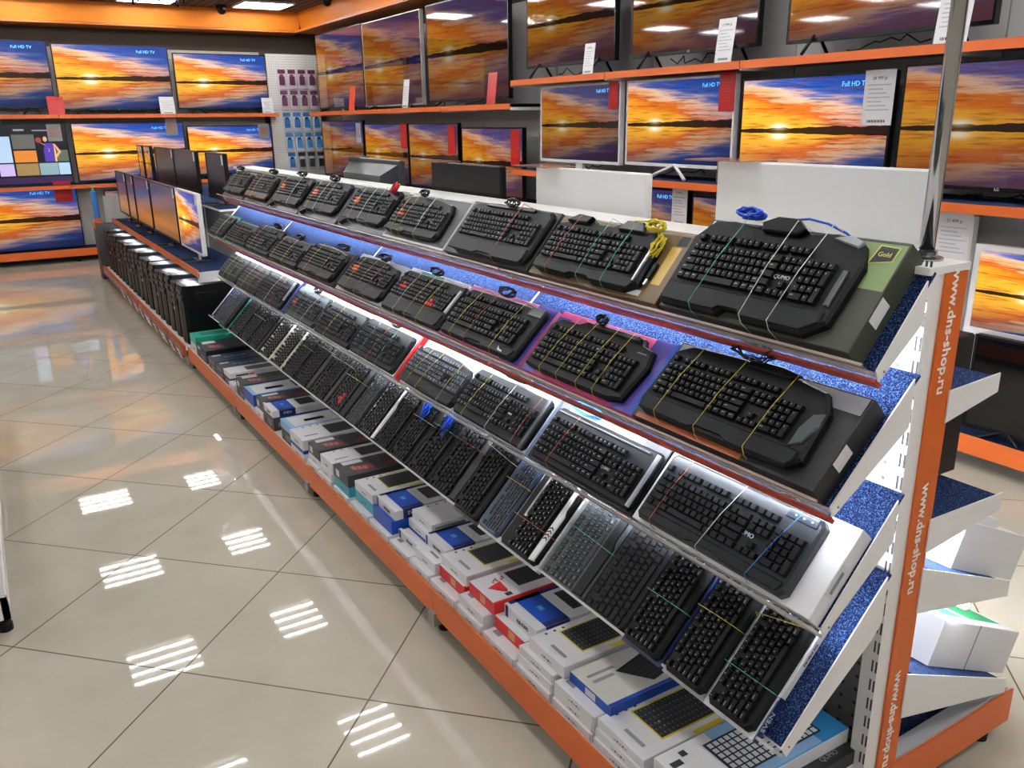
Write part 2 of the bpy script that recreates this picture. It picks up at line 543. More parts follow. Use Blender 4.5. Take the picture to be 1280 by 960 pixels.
# ------------------------------------------------------------------ sloped shelves
def tier_frame(i):
    (x0, z0), (x1, z1), zb = TIER[i]
    L = math.hypot(x1 - x0, z1 - z0)
    tx, tz = (x1 - x0) / L, (z1 - z0) / L
    return V((x0, 0, z0)), V((tx, 0, tz)), V((-tz, 0, tx)), L
TN = ['top', 'second', 'third', 'fourth']
rail_red = M('rail_red', '#b8422e', .4)
def shelf(i, k):
    o, tv_, nv, L = tier_frame(i)
    a, b = Y0 + BAY * k - .04 * (k == 0), Y0 + BAY * (k + 1) - .15 * (k == NB - 1)
    if k:
        a += .002
    b -= .002
    W = b - a
    # local: x = up the slope, y = along the gondola, z = off the shelf
    t = thing('sloped_shelf', f'sloped blue-carpeted shelf, {TN[i]} tier, {ORD[k]} bay from the orange post', 'shelf', frame((o.x, a, o.z), tv_, (0, 1, 0), nv), 'sloped shelves of the gondola')
    MB().box((0, .003, -.02), (L, W - .003, -.007), white).build('tray', t)
    MB().box((.004, .004, -.007), (L, W - .004, -.001), carpet).build('carpet', t)
    (x0, z0), (x1, z1), zb = TIER[i]
    inv = t.matrix_world.inverted()
    for y in (a, b - .003):
        lip = .012 if (k == 0 and y == a) or (k == NB - 1 and y != a) else -.004
        zb = (1.203, .999, .756, .60)[i]
        xe = 1.437
        zt = z0 + (z1 - z0) * (xe - x0) / (x1 - x0) + lip
        if i == 3:
            pl = [(x0 - .002, z0 + .004), (x0 + .015, z0 - .022), (1.412, .538), (xe, .57), (xe, zt)]
        else:
            pl = [(x0 - .002, z0 + .004), (x0 + .008, z0 - .018), (xe, zb - .004), (xe, zt)]
        n = len(pl)
        vs = [inv @ V((p[0], yy, p[1])) for yy in (y, y + .003) for p in pl]
        fs = [tuple(range(n)), tuple(reversed(range(n, 2 * n)))] + [((j + 1) % n, j, n + j, n + (j + 1) % n) for j in range(n)]
        mb = MB().add(vs, fs, white)
        if y == a and k == 0:
            c = inv @ V((x0 + .02, y - .0005, z0 + .0))
            mb.box(c - V((.002, .0006, .002)), c + V((.002, .001, .002)), M('rivet', '#7a5a48', .5))
        mb.build('bracket', t)
    # clear price rail standing at the front edge
    mb = MB().box((-.010, .006, -.018), (-.0075, W - .006, .045 if i < 2 else .018), acryl)
    mb.build('price_rail', t)
    mb = MB().box((-.0125, .004, .042), (-.007, W - .004, .047), M('rail_edge', '#a8968a', .25)) if i < 2 else MB().box((-.0125, .004, -.02), (-.006, W - .004, .02), M('rail_grey', '#c4c0ba', .5))
    mb.build('rail_trim', t)
    if i < 2:
        MB().box((-.014, .004, -.036), (-.006, W - .004, -.014), rail_red).build('lower_trim', t)
    # light strip under the front
    if i < 3:
        MB().box((.010, .02, -.036), (.020, W - .02, -.0205), white).build('led_shield', t)  # unseen shield added to keep the strip out of floor reflections
        # the lit face looks inward, away from the aisle and slightly down
        wv = inv.to_3x3() @ V((1, 0, -.30))
        MB().face([(.0205, .025, -.0215), (.0205, W - .025, -.0215), (.0205 + .004, W - .025, -.0345), (.0205 + .004, .025, -.0345)][::1], led_m).build('led_strip', t)
for i in range(4):
    for k in range(NB):
        shelf(i, k)
# the PC side: shelves on the other face
RT = [((1.579, 1.041), (1.733, 1.047), .98), ((1.579, .761), (1.826, .753), .69), ((1.579, .647), (1.93, .497), .545), ((1.579, .386), (2.005, .193), .277)]
def shelf_r(i, k):
    (x0, z0), (x1, z1), zb = RT[i]
    a, b = Y0 + BAY * k - .04 * (k == 0) + .002 * (k > 0), Y0 + BAY * (k + 1) - .002
    t = thing('carpeted_shelf', f'carpeted shelf on the far gondola face, {TN[i]} tier, {ORD[k]} bay from orange post', 'shelf', T(x0, a, z0), 'shelves on the far face of the gondola')
    dx, dz, W = x1 - x0, z1 - z0, b - a
    def slab(q0, q1, m, ins):
        return MB().add([(0, ins, q0), (dx, ins, dz + q0), (dx, W - ins, dz + q0), (0, W - ins, q0), (0, ins, q1), (dx, ins, dz + q1), (dx, W - ins, dz + q1), (0, W - ins, q1)],
                        [(0, 3, 2, 1), (4, 5, 6, 7), (0, 1, 5, 4), (1, 2, 6, 5), (2, 3, 7, 6), (3, 0, 4, 7)], m)
    slab(-.024, -.008, white, .003).build('tray', t)
    slab(-.008, -.001, carpet, .004).build('carpet', t)
    for y in (0, W - .003):
        pl = [(-.02, .006), (dx + .002, dz + .008), (dx + .002, dz - .033), (-.02, zb - z0)]
        n = 4
        vs = [(p[0], yy, p[1]) for yy in (y, y + .003) for p in pl]
        MB().add(vs, [(3, 2, 1, 0), (4, 5, 6, 7)] + [(j, (j + 1) % n, n + (j + 1) % n, n + j) for j in range(n)], white).build('bracket', t)
    if i in (1, 2):
        MB().box((dx - .12, .03, dz - .045), (dx - .105, W - .03, dz - .03), led_m).build('led_strip', t)
for i in range(4):
    for k in range(NB if i == 0 else 1):
        shelf_r(i, k)

# ------------------------------------------------------------------ keyboards
ROWS = []   # (x0, x1, y0, y1, id)
def _layout():
    R = ROWS
    def row(y, ws, x=0.0, tagp='', h=1.0):
        for j, q in enumerate(ws):
            if q > 0:
                R.append((x, x + q, y, y + h, f'{tagp}{j}'))
            x += abs(q)
    row(5.35, [1, -1] + [1] * 4 + [-.5] + [1] * 4 + [-.5] + [1] * 4 + [-.3] + [1] * 3, 0, 'f')
    row(4, [1] * 13 + [2, -.3, 1, 1, 1, -.3, 1, 1, 1, 1], 0, 'n')
    row(3, [1.5] + [1] * 12 + [1.5, -.3, 1, 1, 1, -.3, 1, 1, 1], 0, 'q')
    row(2, [1.75] + [1] * 11 + [2.25, -3.6, 1, 1, 1], 0, 'a')
    row(1, [2.25] + [1] * 10 + [2.75, -1.3, 1, -1.3, 1, 1, 1], 0, 'z')
    row(0, [1.25] * 3 + [6.25] + [1.25] * 4 + [-.3, 1, 1, 1, -.3, 2, 1], 0, 's')
    R.append((21.6, 22.6, 2, 4, 'plus'))
    R.append((21.6, 22.6, 0, 2, 'ent'))
_layout()
WASD = {'q2', 'a1', 'a2', 'a3'}
BLOCK = {'q1', 'q2', 'q3', 'a1', 'a2', 'a3'}
ARROW = {'z13', 's9', 's10', 's11'}
def outline(kind, W, D):
    h = W / 2
    if kind == 'raider':
        P = [(-.49, .10), (-.47, .0), (-.10, .0), (-.07, .07), (.02, .07), (.05, .0), (.40, .0), (.49, .14), (.5, .70), (.45, .90), (.36, .92), (.30, .97), (.18, .93), (.10, .99), (-.08, .99), (-.14, .94), (-.30, .97), (-.42, .95), (-.5, .74)]
    elif kind == 'wing':
        P = [(-.49, .05), (-.40, .0), (-.12, .0), (-.09, .05), (.09, .05), (.12, 0), (.41, .0), (.5, .12), (.49, .72), (.43, .94), (.3, .90), (.24, 1.0), (.10, 1.0), (.05, .93), (-.12, .93), (-.16, .99), (-.33, .99), (-.4, .9), (-.48, .86)]
    elif kind == 'handle':
        P = [(-.49, .04), (-.3, .0), (.36, .0), (.47, .06), (.5, .6), (.46, .86), (.37, .9), (.34, 1.0), (-.2, 1.0), (-.26, .92), (-.44, .92), (-.5, .8)]
    elif kind == 'ergo':
        P = [(-.5, .18), (-.46, .05), (-.36, .0), (-.1, -.0), (0, .02), (.1, .0), (.36, .0), (.46, .04), (.5, .2), (.5, .88), (.46, .97), (.2, 1.0), (-.2, 1.0), (-.46, .97), (-.5, .88)]
    elif kind == 'curve':
        P = [(-.5, .12), (-.47, .03), (-.25, .01), (0, .0), (.25, -.0), (.44, .02), (.5, .14), (.48, .7), (.42, .9), (.2, .98), (-.1, 1.0), (-.4, .97), (-.49, .85)]
    elif kind == 'claw':
        P = [(-.56, -.10), (-.46, -.14), (-.38, -.02), (-.30, .02), (.36, .0), (.45, .06), (.5, .2), (.5, .9), (.44, 1.0), (-.40, 1.0), (-.48, .92), (-.5, .12)]
    else:
        c, q = .012 / W, .012 / D
        P = [(-.5, q), (-.5 + c, 0), (.5 - c, 0), (.5, q), (.5, 1 - q), (.5 - c, 1), (-.5 + c, 1), (-.5, 1 - q)]
    return [(x * W, y * D) for x, y in P]

KB = {}
def keyboard_meshes(st):
    key = st['id']
    if key in KB:
        return KB[key]
    W, D, pr = st['W'], st['D'], st.get('palm', .0)
    H = st.get('H', .020)
    dm = st.get('deck', deck)
    parts = []
    pl = outline(st.get('shape', 'plain'), W, D)
    parts.append(('body', MB().prism(pl, 0, H - .002, dm, min(.006, H * .4)).mesh('keyboard_body')))
    mx, top = st.get('mx', .012), st.get('top', .016)
    xs0 = -W / 2 + mx + st.get('xl', 0)
    p = (W - 2 * mx - st.get('xl', 0) - st.get('xr', 0)) / 22.6
    y0 = pr + .008
    py = (D - y0 - top) / 6.35
    kh = st.get('kh', .008)
    km, lm = st.get('key', keyb), legend
    gap = .05
    kz = H - .0022
    acc, arr = MB(), MB()
    mb = MB()
    acs = st.get('acc', set())
    tkl = st.get('tkl')
    for x0, x1, a, b, kid in ROWS:
        if tkl and x0 > tkl:
            continue
        X0, X1, A, B = xs0 + (x0 + gap) * p, xs0 + (x1 - gap) * p, y0 + (a + gap) * py, y0 + (b - gap) * py
        tgt = (arr if kid in ARROW else acc) if kid in acs else mb
        tgt.frustum(X0, A, X1, B, kz, kz + kh, .11 * min(p, py), st['accm'] if kid in acs else km)
        if kid != 's3' and st.get('leg', 1):
            z = kz + kh + .0003
            lx, ly = X0 + .25 * p, B - .3 * py
            s_ = .11 * p
            tgt.face([(lx, ly - .17 * py, z), (lx + s_ * 1.3, ly - .17 * py, z), (lx + s_ * 1.3, ly, z), (lx, ly, z)], st.get('lm', lm))
            if x1 - x0 > 1.2:
                tgt.face([(lx, ly - .12 * py, z), (lx + .5 * p, ly - .12 * py, z), (lx + .5 * p, ly, z), (lx, ly, z)], st.get('lm', lm))
    parts.append(('keys', mb.mesh('keyboard_keys')))
    if acc.f:
        parts.append(('accent_keys', acc.mesh('accent_keys')))
    if arr.f:
        parts.append(('arrow_keys', arr.mesh('arrow_keys')))
    if pr > .02:
        xa, xb = W * .47, W * .45
        pp = [(-xa, .006), (-W * .12, .004), (-W * .08, .012), (W * .08, .012), (W * .12, .004), (xb, .006), (W * .47, .02), (W * .47, pr), (-W * .48, pr)] if st.get('shape') not in ('raider',) else \
             [(-W * .46, .006), (-W * .11, .006), (-W * .08, D * .075), (W * .03, D * .075), (W * .06, .006), (W * .39, .006), (W * .46, .03), (W * .46, pr), (-W * .47, pr)]
        parts.append(('palm_rest', MB().prism(pp, H - .004, H + .0025, st.get('palmm', deckg), .003).mesh('palm_rest')))
    for nm, quad, m in st.get('extra', []):
        x0, y0_, x1, y1, z = quad
        parts.append((nm, MB().prism([(x0 * W, y0_ * D), (x1 * W, y0_ * D), (x1 * W, y1 * D), (x0 * W, y1 * D)], H - .004, H + z, m, .0015).mesh(nm)))
    for nm, pl2, z0, z1, m in st.get('polys', []):
        parts.append((nm, MB().prism([(x * W, y * D) for x, y in pl2], z0, z1, m, .003).mesh(nm)))
    if st.get('mark'):
        mx_, my_ = st['mark'][0] * W, st['mark'][1] * D
        z = H + .0032
        parts.append(('emblem', MB().face([(mx_, my_ + .010, z), (mx_ + .004, my_ - .004, z), (mx_ + .03, my_ - .006, z), (mx_ + .03, my_ - .001, z), (mx_ + .011, my_ + .001, z)], lo_w).mesh('emblem')))
    KB[key] = parts
    return parts

BANDS = {n: M('band_' + n, c, .6) for n, c in dict(yellow='#c9b04a', green='#4fae8e', white='#d8d6cf', red='#b8604e', blue='#3f7fc4').items()}
def band(parent, x, dx, D, H, drop, colour):
    pts = [(x - dx * .3, -.004, -drop), (x, -.006, H * .5), (x, .004, H + .004), (x + dx * .5, D * .5, H + .011), (x + dx, D - .002, H + .006), (x + dx * 1.2, D + .012, -drop * .5)]
    MB().tube(pts, .0009, BANDS[colour], 5).build('rubber_band', parent)

def coil(parent, c, ax, ay, turns, m, r=.0022, tail=None, seed=1):
    turns += 2
    q = random.Random(seed)
    pts = []
    for j in range(turns * 14 + 1):
        a = 2 * math.pi * j / 14
        k = 1 + q.uniform(-.3, .25)
        pts.append((c[0] + ax * math.cos(a) * k, c[1] + ay * math.sin(a) * k, c[2] + .007 * math.sin(a * .37 + 1) + .002 * (j // 14) + q.uniform(0, .003)))
    if tail:
        pts += tail
    MB().tube(pts, r, m, 6).build('cable', parent)

cblk = M('cable_black', '#141416', .5)
cblu = M('cable_blue', '#1450c8', .4)
cyel = M('cable_yellow', '#d8c414', .4)

def place_keyboard(st, mat, label, bands=(), cable=None, boxT=.05):
    t = thing('keyboard', label, 'keyboard', mat)
    for nm, me in keyboard_meshes(st):
        obj(nm, me, t)
    H = st.get('H', .02) + st.get('kh', .008)
    for x, dx, c in bands:
        band(t, x * st['W'], dx * st['W'], st['D'], H, boxT, c)
    if st.get('logo'):
        s, sz, lx, ly, m = st['logo']
        lo = text(s, sz, m, t, T(lx * st['W'], ly * st['D'], st.get('H', .02) + .0006 + st.get('logoz', 0)), 'logo')
    if cable:
        cx, cy, ax, ay, m, r = cable
        coil(t, (cx * st['W'], cy * st['D'], H - .002), ax, ay, 3, m, r, seed=int(abs(cx) * 100) + 3)
    return t

def product_box(mat, D, W, T_, m, label, top=None, extras=(), name='keyboard_box'):
    """carton lying on a sloped shelf; local x along its width, y up the slope"""
    o = thing(name, label, 'box', mat)
    MB().box((-W / 2, 0, 0), (W / 2, D, T_), m, .0015).build('carton', o)
    for lv, (kind, q, em) in enumerate(extras):
        e = .0004 + .0003 * lv
        x0, y0, x1, y1 = q
        if kind == 't':
            mb = MB().face([(x0 * W, y0 * D, T_ + e), (x1 * W, y0 * D, T_ + e), (x1 * W, y1 * D, T_ + e), (x0 * W, y1 * D, T_ + e)], em)
        else:
            x = W / 2 + e
            mb = MB().face([(x, x0 * D, y0 * T_), (x, x1 * D, y0 * T_), (x, x1 * D, y1 * T_), (x, x0 * D, y1 * T_)], em)
        mb.build('sticker' if em.name == 'sticker' else 'print', o)
    return o

def on_tier(i, yc, t0, off):
    o, tv_, nv, L = tier_frame(i)
    p = o + tv_ * t0 + nv * off
    return frame((p.x, yc, p.z), (0, -1, 0), tv_, nv)
def up_tier(i, yc, t0, off):
    """keyboard standing lengthwise up the slope, its front edge towards -y"""
    o, tv_, nv, L = tier_frame(i)
    p = o + tv_ * t0 + nv * off
    return frame((p.x, yc, p.z), tv_, (0, 1, 0), nv)

lo_w = M('logo_white', '#dfe1e4', .5)
olive = M('box_olive', '#3a3d31', .45)
obl = M('box_black', '#1d1d1f', .42)
gold = M('box_gold', '#6b5636', .4)
goldl = M('box_gold_light', '#c9a64a', .35)
char_ = M('box_charcoal', '#3a3936', .45)
boxw = M('box_white', '#e8e6e6', .4)
pinkb = M('box_pink', '#cf4f86', .4)
purp = M('box_violet', '#4a3f93', .4)
teal = M('box_teal', '#1f9a86', .4)
greenp = M('print_green', '#7f9460', .45)
lime = M('print_lime', '#c8cc58', .45)
accO = M('keycap_orange', '#ee6a1a', .5)
accR = M('keycap_red', '#cf2a22', .5)
brownp = M('palm_brown', '#5a4134', .5)
slv = M('media_panel', '#4d5357', .3, metal=.3)
label_m = M('sticker', '#d9d7d6', .6)

def st(id, W, D, **k):
    return dict(id=id, W=W, D=D, **k)
RAIDER = st('raider', .452, .232, shape='raider', palm=.052, top=.052, mx=.030, xr=.016, kh=.010, H=.022, logo=('QUMO', .013, .16, .46, lo_w),
            extra=[('side_panel', (.435, .28, .462, .62, .004), gun)],
            polys=[('hood', [(-.08, .87), (.12, .87), (.16, .93), (.09, 1.03), (-.03, 1.03), (-.10, .95)], .018, .034, black2), ('wing', [(.30, .90), (.44, .84), (.455, .90), (.38, .95)], .018, .026, silver)])
WING = st('wing', .445, .178, shape='wing', palm=.034, top=.036, mx=.022, xr=.016, kh=.009, H=.021,
          extra=[('side_strip', (.455, .15, .47, .62, .004), silver)], polys=[('hood', [(-.38, .88), (-.18, .88), (-.16, 1.0), (-.3, 1.02)], .016, .030, black2), ('hood', [(.12, .86), (.34, .86), (.30, 1.02), (.16, 1.02)], .016, .030, black2)])
ERGO = st('ergo', .46, .190, shape='ergo', palm=.052, top=.032, mx=.024, xr=.0, kh=.008, deck=deckg, palmm=M('palm_graphite', '#15181a', .5, spec=.25), extra=[('media_bar', (-.3, .9, .3, .95, .004), black2)])
RED4 = st('red4', .43, .165, shape='curve', palm=.03, top=.03, mx=.018, acc=WASD, accm=accR)
OR = st('orange4', .43, .168, shape='claw', palm=.042, top=.022, mx=.016, acc=BLOCK, accm=accO)
OR2 = st('orange4b', .44, .172, shape='curve', palm=.05, top=.022, mx=.018, acc=BLOCK, accm=accO)
BRN = st('brownpalm', .43, .165, shape='curve', palm=.036, top=.016, mx=.014, palmm=brownp)
PLAIN = st('plain', .435, .140, mx=.012, top=.022, palm=.015)
PALM = st('plainpalm', .44, .160, shape='curve', palm=.038, top=.016, mx=.014)
MULTI = st('multi', .455, .195, shape='curve', palm=.042, top=.042, mx=.022, xr=.035, kh=.0095, H=.022, polys=[('media_panel', [(.405, .22), (.455, .30), (.487, .5), (.475, .66), (.43, .62), (.405, .45)], .018, .0245, slv), ('hood', [(-.02, .90), (.22, .90), (.27, .97), (.16, 1.01), (-.03, 1.0)], .018, .027, black2)])
HAND = st('handle', .43, .180, shape='handle', palm=.018, top=.038, mx=.020, xr=.014, kh=.009, polys=[('handle', [(-.12, .90), (.34, .90), (.31, .99), (-.10, .99)], .016, .026, black2), ('screen_slot', [(.35, .74), (.44, .74), (.44, .79), (.35, .79)], .017, .0195, M('slot_violet', '#2b2438', .3))])
MECH = st('mechlogo', .445, .178, palm=.03, top=.02, mx=.012, xr=.03, kh=.010, mark=(.30, .09), extra=[('corner_plate', (.34, .82, .495, .99, .003), gun)])
BLOODY = st('bloody', .46, .176, palm=.056, top=.016, mx=.012, xr=.018, acc=WASD | ARROW, accm=accR, deck=deckg, extra=[('bright_strip', (.455, .36, .485, .88, .004), M('strip_white', '#c9cdd0', .4))])
QUMO3 = st('qumo3', .445, .178, mx=.014, top=.030, palm=.030, kh=.010, H=.024, logo=('QUMO', .0145, .165, .457, lo_w), leg=0, deck=M('deck_blue_black', '#23272b', .3), extra=[('indicator_panel', (.30, .86, .47, .98, .0015), M('indicator_panel', '#27303c', .2)), ('indicator_mark', (.34, .90, .355, .93, .0019), lo_w), ('indicator_mark', (.385, .90, .40, .93, .0019), lo_w), ('indicator_mark', (.43, .90, .445, .93, .0019), lo_w)])
SILV = st('silveredge', .44, .165, mx=.014, xr=.012, top=.030, palm=.012, kh=.010, logo=('QUMO', .011, .18, .40, lo_w), extra=[('side_strip', (.475, .05, .497, .95, .004), silver), ('media_bar', (-.46, .90, .42, .935, .003), M('bar_bright', '#8d9296', .25, metal=.6))])
SIL2 = st('silverside', .43, .17, mx=.012, xr=.016, top=.02, palm=.02, kh=.009, extra=[('side_strip', (.468, .0, .5, 1, .004), gun)], logo=('SVEN', .009, .18, .46, lo_w))
REDS = st('redside', .43, .165, mx=.012, xr=.014, top=.022, palm=.014, kh=.009)
PALM3 = st('palm3', .42, .165, shape='curve', palm=.042, top=.014, mx=.012, key=M('keycap_grey', '#3a3f44', .45))
WHT = st('redfour', .42, .165, mx=.012, top=.03, palm=.02, acc=WASD, accm=accR, deck=M('deck_greenish', '#243436', .35))

TIERW = ['top tier', 'second tier', 'third tier', 'fourth tier']
def row_item(i, idx, desc, style, ky, kt=.0, box=None, bands=(), cable=None, boxdesc=None, bt=.05):
    """one keyboard on its carton; ky = centre along the gondola, box = (y0, y1, depth, material, extras)"""
    off = .001
    if box:
        b0, b1, bd, bm, ex = box
        product_box(on_tier(i, (b0 + b1) / 2, .001, off), bd, b1 - b0, bt, bm, f'{boxdesc} under keyboard, {ORD[idx]} from the orange post on the {TIERW[i]}', extras=ex)
        off += bt + .0005
    return place_keyboard(style, on_tier(i, ky, kt, off), f'{desc}, {ORD[idx]} from the orange post on the {TIERW[i]}', bands, cable, bt if box else .004)

stick = lambda: ('s', (.30, .35, .52, .92), label_m)
# top tier
row_item(0, 0, 'black gaming keyboard with blue cable', RAIDER, 1.205, .006, (.925, 1.43, .238, olive, [('t', (.22, .55, .495, .97), greenp), ('t', (-.48, .86, -.36, .98), label_m), stick()]),
         [(-.24, .06, 'green'), (.08, .02, 'white'), (.24, .05, 'white')], (-.20, 1.02, .03, .010, cblu, .0028), 'olive black carton', .055)
row_item(0, 1, 'black gaming keyboard with yellow cable', WING, 1.745, .010, (1.45, 1.985, .192, gold, [('t', (.40, .25, .46, .8), goldl), ('t', (.42, .82, .48, .96), inkd), ('t', (.25, .05, .38, .13), lo_w)]),
         [(-.3, .06, 'red'), (.02, .03, 'green'), (.25, .02, 'green')], (.42, .98, .030, .012, cyel, .0028), 'gold brown carton', .05)
row_item(0, 2, 'wide charcoal keyboard with deep palm rest', ERGO, 2.235, .006, (2.0, 2.505, .200, char_, []), [(.15, .02, 'red')], (.02, .99, .03, .012, cblk, .002), 'charcoal carton', .05)
row_item(0, 3, 'black keyboard with four red keys', RED4, 2.80, .02, (2.53, 3.03, .205, boxw, [('t', (-.49, .04, .49, .95), M('box_inner', '#55555a', .5)), ('t', (-.42, .9, -.3, .99), label_m)]), [(-.3, .03, 'yellow'), (-.16, .03, 'yellow'), (.15, .02, 'white')], (-.1, 1.04, .03, .012, cblk, .002), 'white open carton', .04)
row_item(0, 4, 'black clawed keyboard with large orange keys', OR, 3.29, .03, (3.05, 3.53, .188, M('box_slate', '#5a5d63', .4), []), [(-.25, .02, 'white'), (0, .02, 'white'), (.2, .02, 'green')], (.36, 1.0, .02, .02, M('cable_red', '#c01f2a', .4), .003), 'slate grey carton', .03)
row_item(0, 5, 'black clawed keyboard with orange key cluster', OR, 3.81, .03, (3.57, 4.07, .188, M('box_slate', '#5a5d63', .4), []), [(-.3, .02, 'yellow'), (-.05, .02, 'white'), (.15, .02, 'green')], (.0, 1.05, .05, .012, cblk, .003), 'pale slate carton', .03)
row_item(0, 6, 'black clawed keyboard with faded orange keys', OR, 4.31, .03, (4.10, 4.56, .188, M('box_slate', '#5a5d63', .4), []), [(-.3, .02, 'yellow'), (.2, .02, 'white')], (.1, 1.05, .06, .012, cblk, .003), 'thin slate carton', .03)
row_item(0, 7, 'black keyboard with brown palm rest', BRN, 4.82, .022, (4.59, 5.05, .185, char_, []), [(-.3, .02, 'red'), (-.1, .02, 'yellow')], (.2, 1.05, .06, .012, cblk, .003), 'dark brown carton', .03)
row_item(0, 8, 'black keyboard with plain wide palm rest', PALM, 5.31, .022, (5.08, 5.54, .185, char_, []), [(.1, .02, 'red'), (-.2, .02, 'green')], (-.2, 1.04, .06, .012, cblk, .003), 'grey green carton', .03)
bx = [o for o in C.objects if o.get('label', '').startswith('olive black carton')][0]
for e_, m_, k_ in ((.0012, lime, 1.0), (.0016, inkd, .86)):
    cx_, cy_ = .215, .205
    MB().face([(cx_ + x * k_, cy_ + y * k_, .055 + e_) for x, y in ((-.028, -.022), (.022, -.012), (.024, .020), (-.020, .022))], m_).build('badge', bx)
text('Gold', .014, M('badge_gold', '#d8cf5a', .5), bx, T(.214, .206, .0572))
# second tier
row_item(1, 0, 'black keyboard with silver media panel', MULTI, 1.175, .014, (.905, 1.415, .212, obl, [('t', (-.49, .80, .49, .98), M('carton_grey', '#a9aaad', .4)), ('t', (-.47, .0, .15, .06), M('strip_copper', '#a8572a', .4)), stick()]),
         [(-.33, .05, 'yellow'), (-.06, .05, 'yellow'), (.24, .04, 'yellow')], (-.02, 1.06, .05, .018, cblk, .0018), 'black carton', .055)
row_item(1, 1, 'black keyboard with open carrying handle', HAND, 1.675, .01, (1.425, 1.905, .205, pinkb, [('t', (.32, 0, .46, 1), purp), ('t', (.46, 0, .5, 1), blue), ('t', (-.5, .0, -.38, .9), purp)]),
         [(-.28, .06, 'yellow'), (-.1, .05, 'yellow'), (.1, .05, 'yellow'), (.26, .03, 'yellow')], (-.05, 1.05, .02, .012, cblk, .002), 'pink and violet carton', .04)
row_item(1, 2, 'black keyboard with metal corner plate', MECH, 2.165, .004, (1.925, 2.42, .200, M('box_rose', '#d884ac', .4), [('t', (.3, 0, .5, 1), purp)]), [(-.3, .06, 'yellow'), (-.1, .05, 'red'), (.25, .05, 'yellow')], (.0, 1.08, .04, .014, cblk, .002), 'rose carton', .04)
row_item(1, 3, 'charcoal keyboard with red keys and arrows', BLOODY, 2.635, .0, (2.44, 2.88, .195, boxw, [('t', (-.3, .8, .1, .98), teal)]), [(-.0, .06, 'yellow'), (-.2, .03, 'white'), (.2, .03, 'yellow')], (.0, 1.1, .04, .012, cblk, .002), 'white teal carton', .04)
row_item(1, 4, 'black keyboard with orange key block', OR2, 3.125, .008, (2.91, 3.37, .190, M('box_silver', '#b4b6ba', .35), []), [(-.25, .03, 'yellow'), (0, .03, 'yellow'), (.2, .03, 'red')], (.1, 1.05, .05, .014, cblk, .0025), 'silver grey carton', .035)
row_item(1, 5, 'black keyboard with rounded raised corners', PALM, 3.64, .008, (3.41, 3.88, .172, char_, []), [(-.2, .03, 'yellow'), (.2, .02, 'red')], (.3, 1.05, .06, .014, cblk, .003), 'dark carton', .035)
row_item(1, 6, 'plain black keyboard with yellow bands', PLAIN, 4.10, .006, (3.895, 4.33, .155, char_, []), [(-.3, .03, 'yellow'), (.1, .03, 'yellow')], (.1, 1.08, .05, .014, cblk, .003), 'matte carton', .035)
row_item(1, 7, 'plain black keyboard with dense keys', REDS, 4.56, .006, (4.345, 4.78, .165, char_, []), [(-.2, .04, 'yellow'), (.05, .04, 'green')], (.2, 1.05, .05, .012, cblk, .003), 'dusky carton', .03)
row_item(1, 8, 'plain black keyboard on teal carton', PLAIN, 5.0, .006, (4.79, 5.22, .155, teal, []), [(.0, .04, 'red')], None, 'teal carton', .03)
row_item(1, 9, 'slim black keyboard on green carton', st('slimend', .33, .15, mx=.01, top=.012, H=.014, kh=.005), 5.47, .006, (5.27, 5.66, .17, M('box_green', '#2f6f5c', .4), []), [(.2, .04, 'white')], None, 'dark green carton', .03)
kb1 = [o for o in C.objects if o.get('label', '').startswith('black gaming keyboard with blue cable')][0]
coil(kb1, (-.07, .236, .028), .022, .008, 2, cblu, .0026, seed=9)
MB().tube([(.03, .236, .03), (.06, .243, .028), (.10, .243, .018), (.14, .235, .004), (.16, .225, .001)], .0026, cblu).build('cable', kb1)
kb2 = [o for o in C.objects if o.get('label', '').startswith('black gaming keyboard with yellow cable')][0]
coil(kb2, (.212, .130, .012), .013, .028, 2, cyel, .0028, seed=12)
MB().tube([(.10, .182, .03), (.15, .186, .03), (.185, .175, .026), (.205, .15, .02), (.214, .10, .012)], .0028, cyel).build('cable', kb2)
MB().box((.226, .045, .002), (.238, .09, .010), black, .002).box((.228, .030, .003), (.236, .045, .008), silver).build('plug', kb2)
# third tier
row_item(2, 0, 'black keyboard with blue rubber band', QUMO3, 1.18, .008, (.90, 1.425, .205, boxw, [('s', (.28, .25, .62, .95), label_m), ('s', (.32, .45, .56, .7), ink)]), [(-.36, .05, 'red'), (-.02, .08, 'white'), (.30, .1, 'blue')], (.12, 1.08, .09, .010, cblk, .0032), 'white carton', .042)
row_item(2, 1, 'black keyboard with bright metal media bar', SILV, 1.655, .006, (1.435, 1.895, .205, obl, [('t', (-.4, .84, .3, .99), boxw), ('t', (.0, .86, .18, .98), M('print_tan', '#c79a63', .5)), ('t', (.40, .1, .5, .6), inkd), ('t', (.44, .45, .48, .52), M('print_greenlit', '#39b04a', .5))]), [(-.27, .06, 'red')], (-.2, 1.10, .06, .014, M('cable_skyblue', '#2b8fd6', .4), .0018), 'black carton with window', .04)
row_item(2, 2, 'black keyboard with gunmetal side edge', SIL2, 2.135, .004, (1.915, 2.36, .205, M('box_lightblue', '#b9cbe2', .4), [('t', (-.2, .8, .4, .99), boxw)]), [(-.3, .07, 'yellow'), (.05, .05, 'white'), (.4, .04, 'red')], (.0, 1.12, .08, .010, cblk, .0025), 'pale blue carton', .035)
row_item(2, 3, 'grey-keyed keyboard with orange tied palm rest', PALM3, 2.575, .004, (2.375, 2.79, .20, boxw, []), [(-.3, .12, 'yellow'), (-.1, .1, 'yellow'), (.3, .06, 'yellow')], None, 'plain white carton', .03)
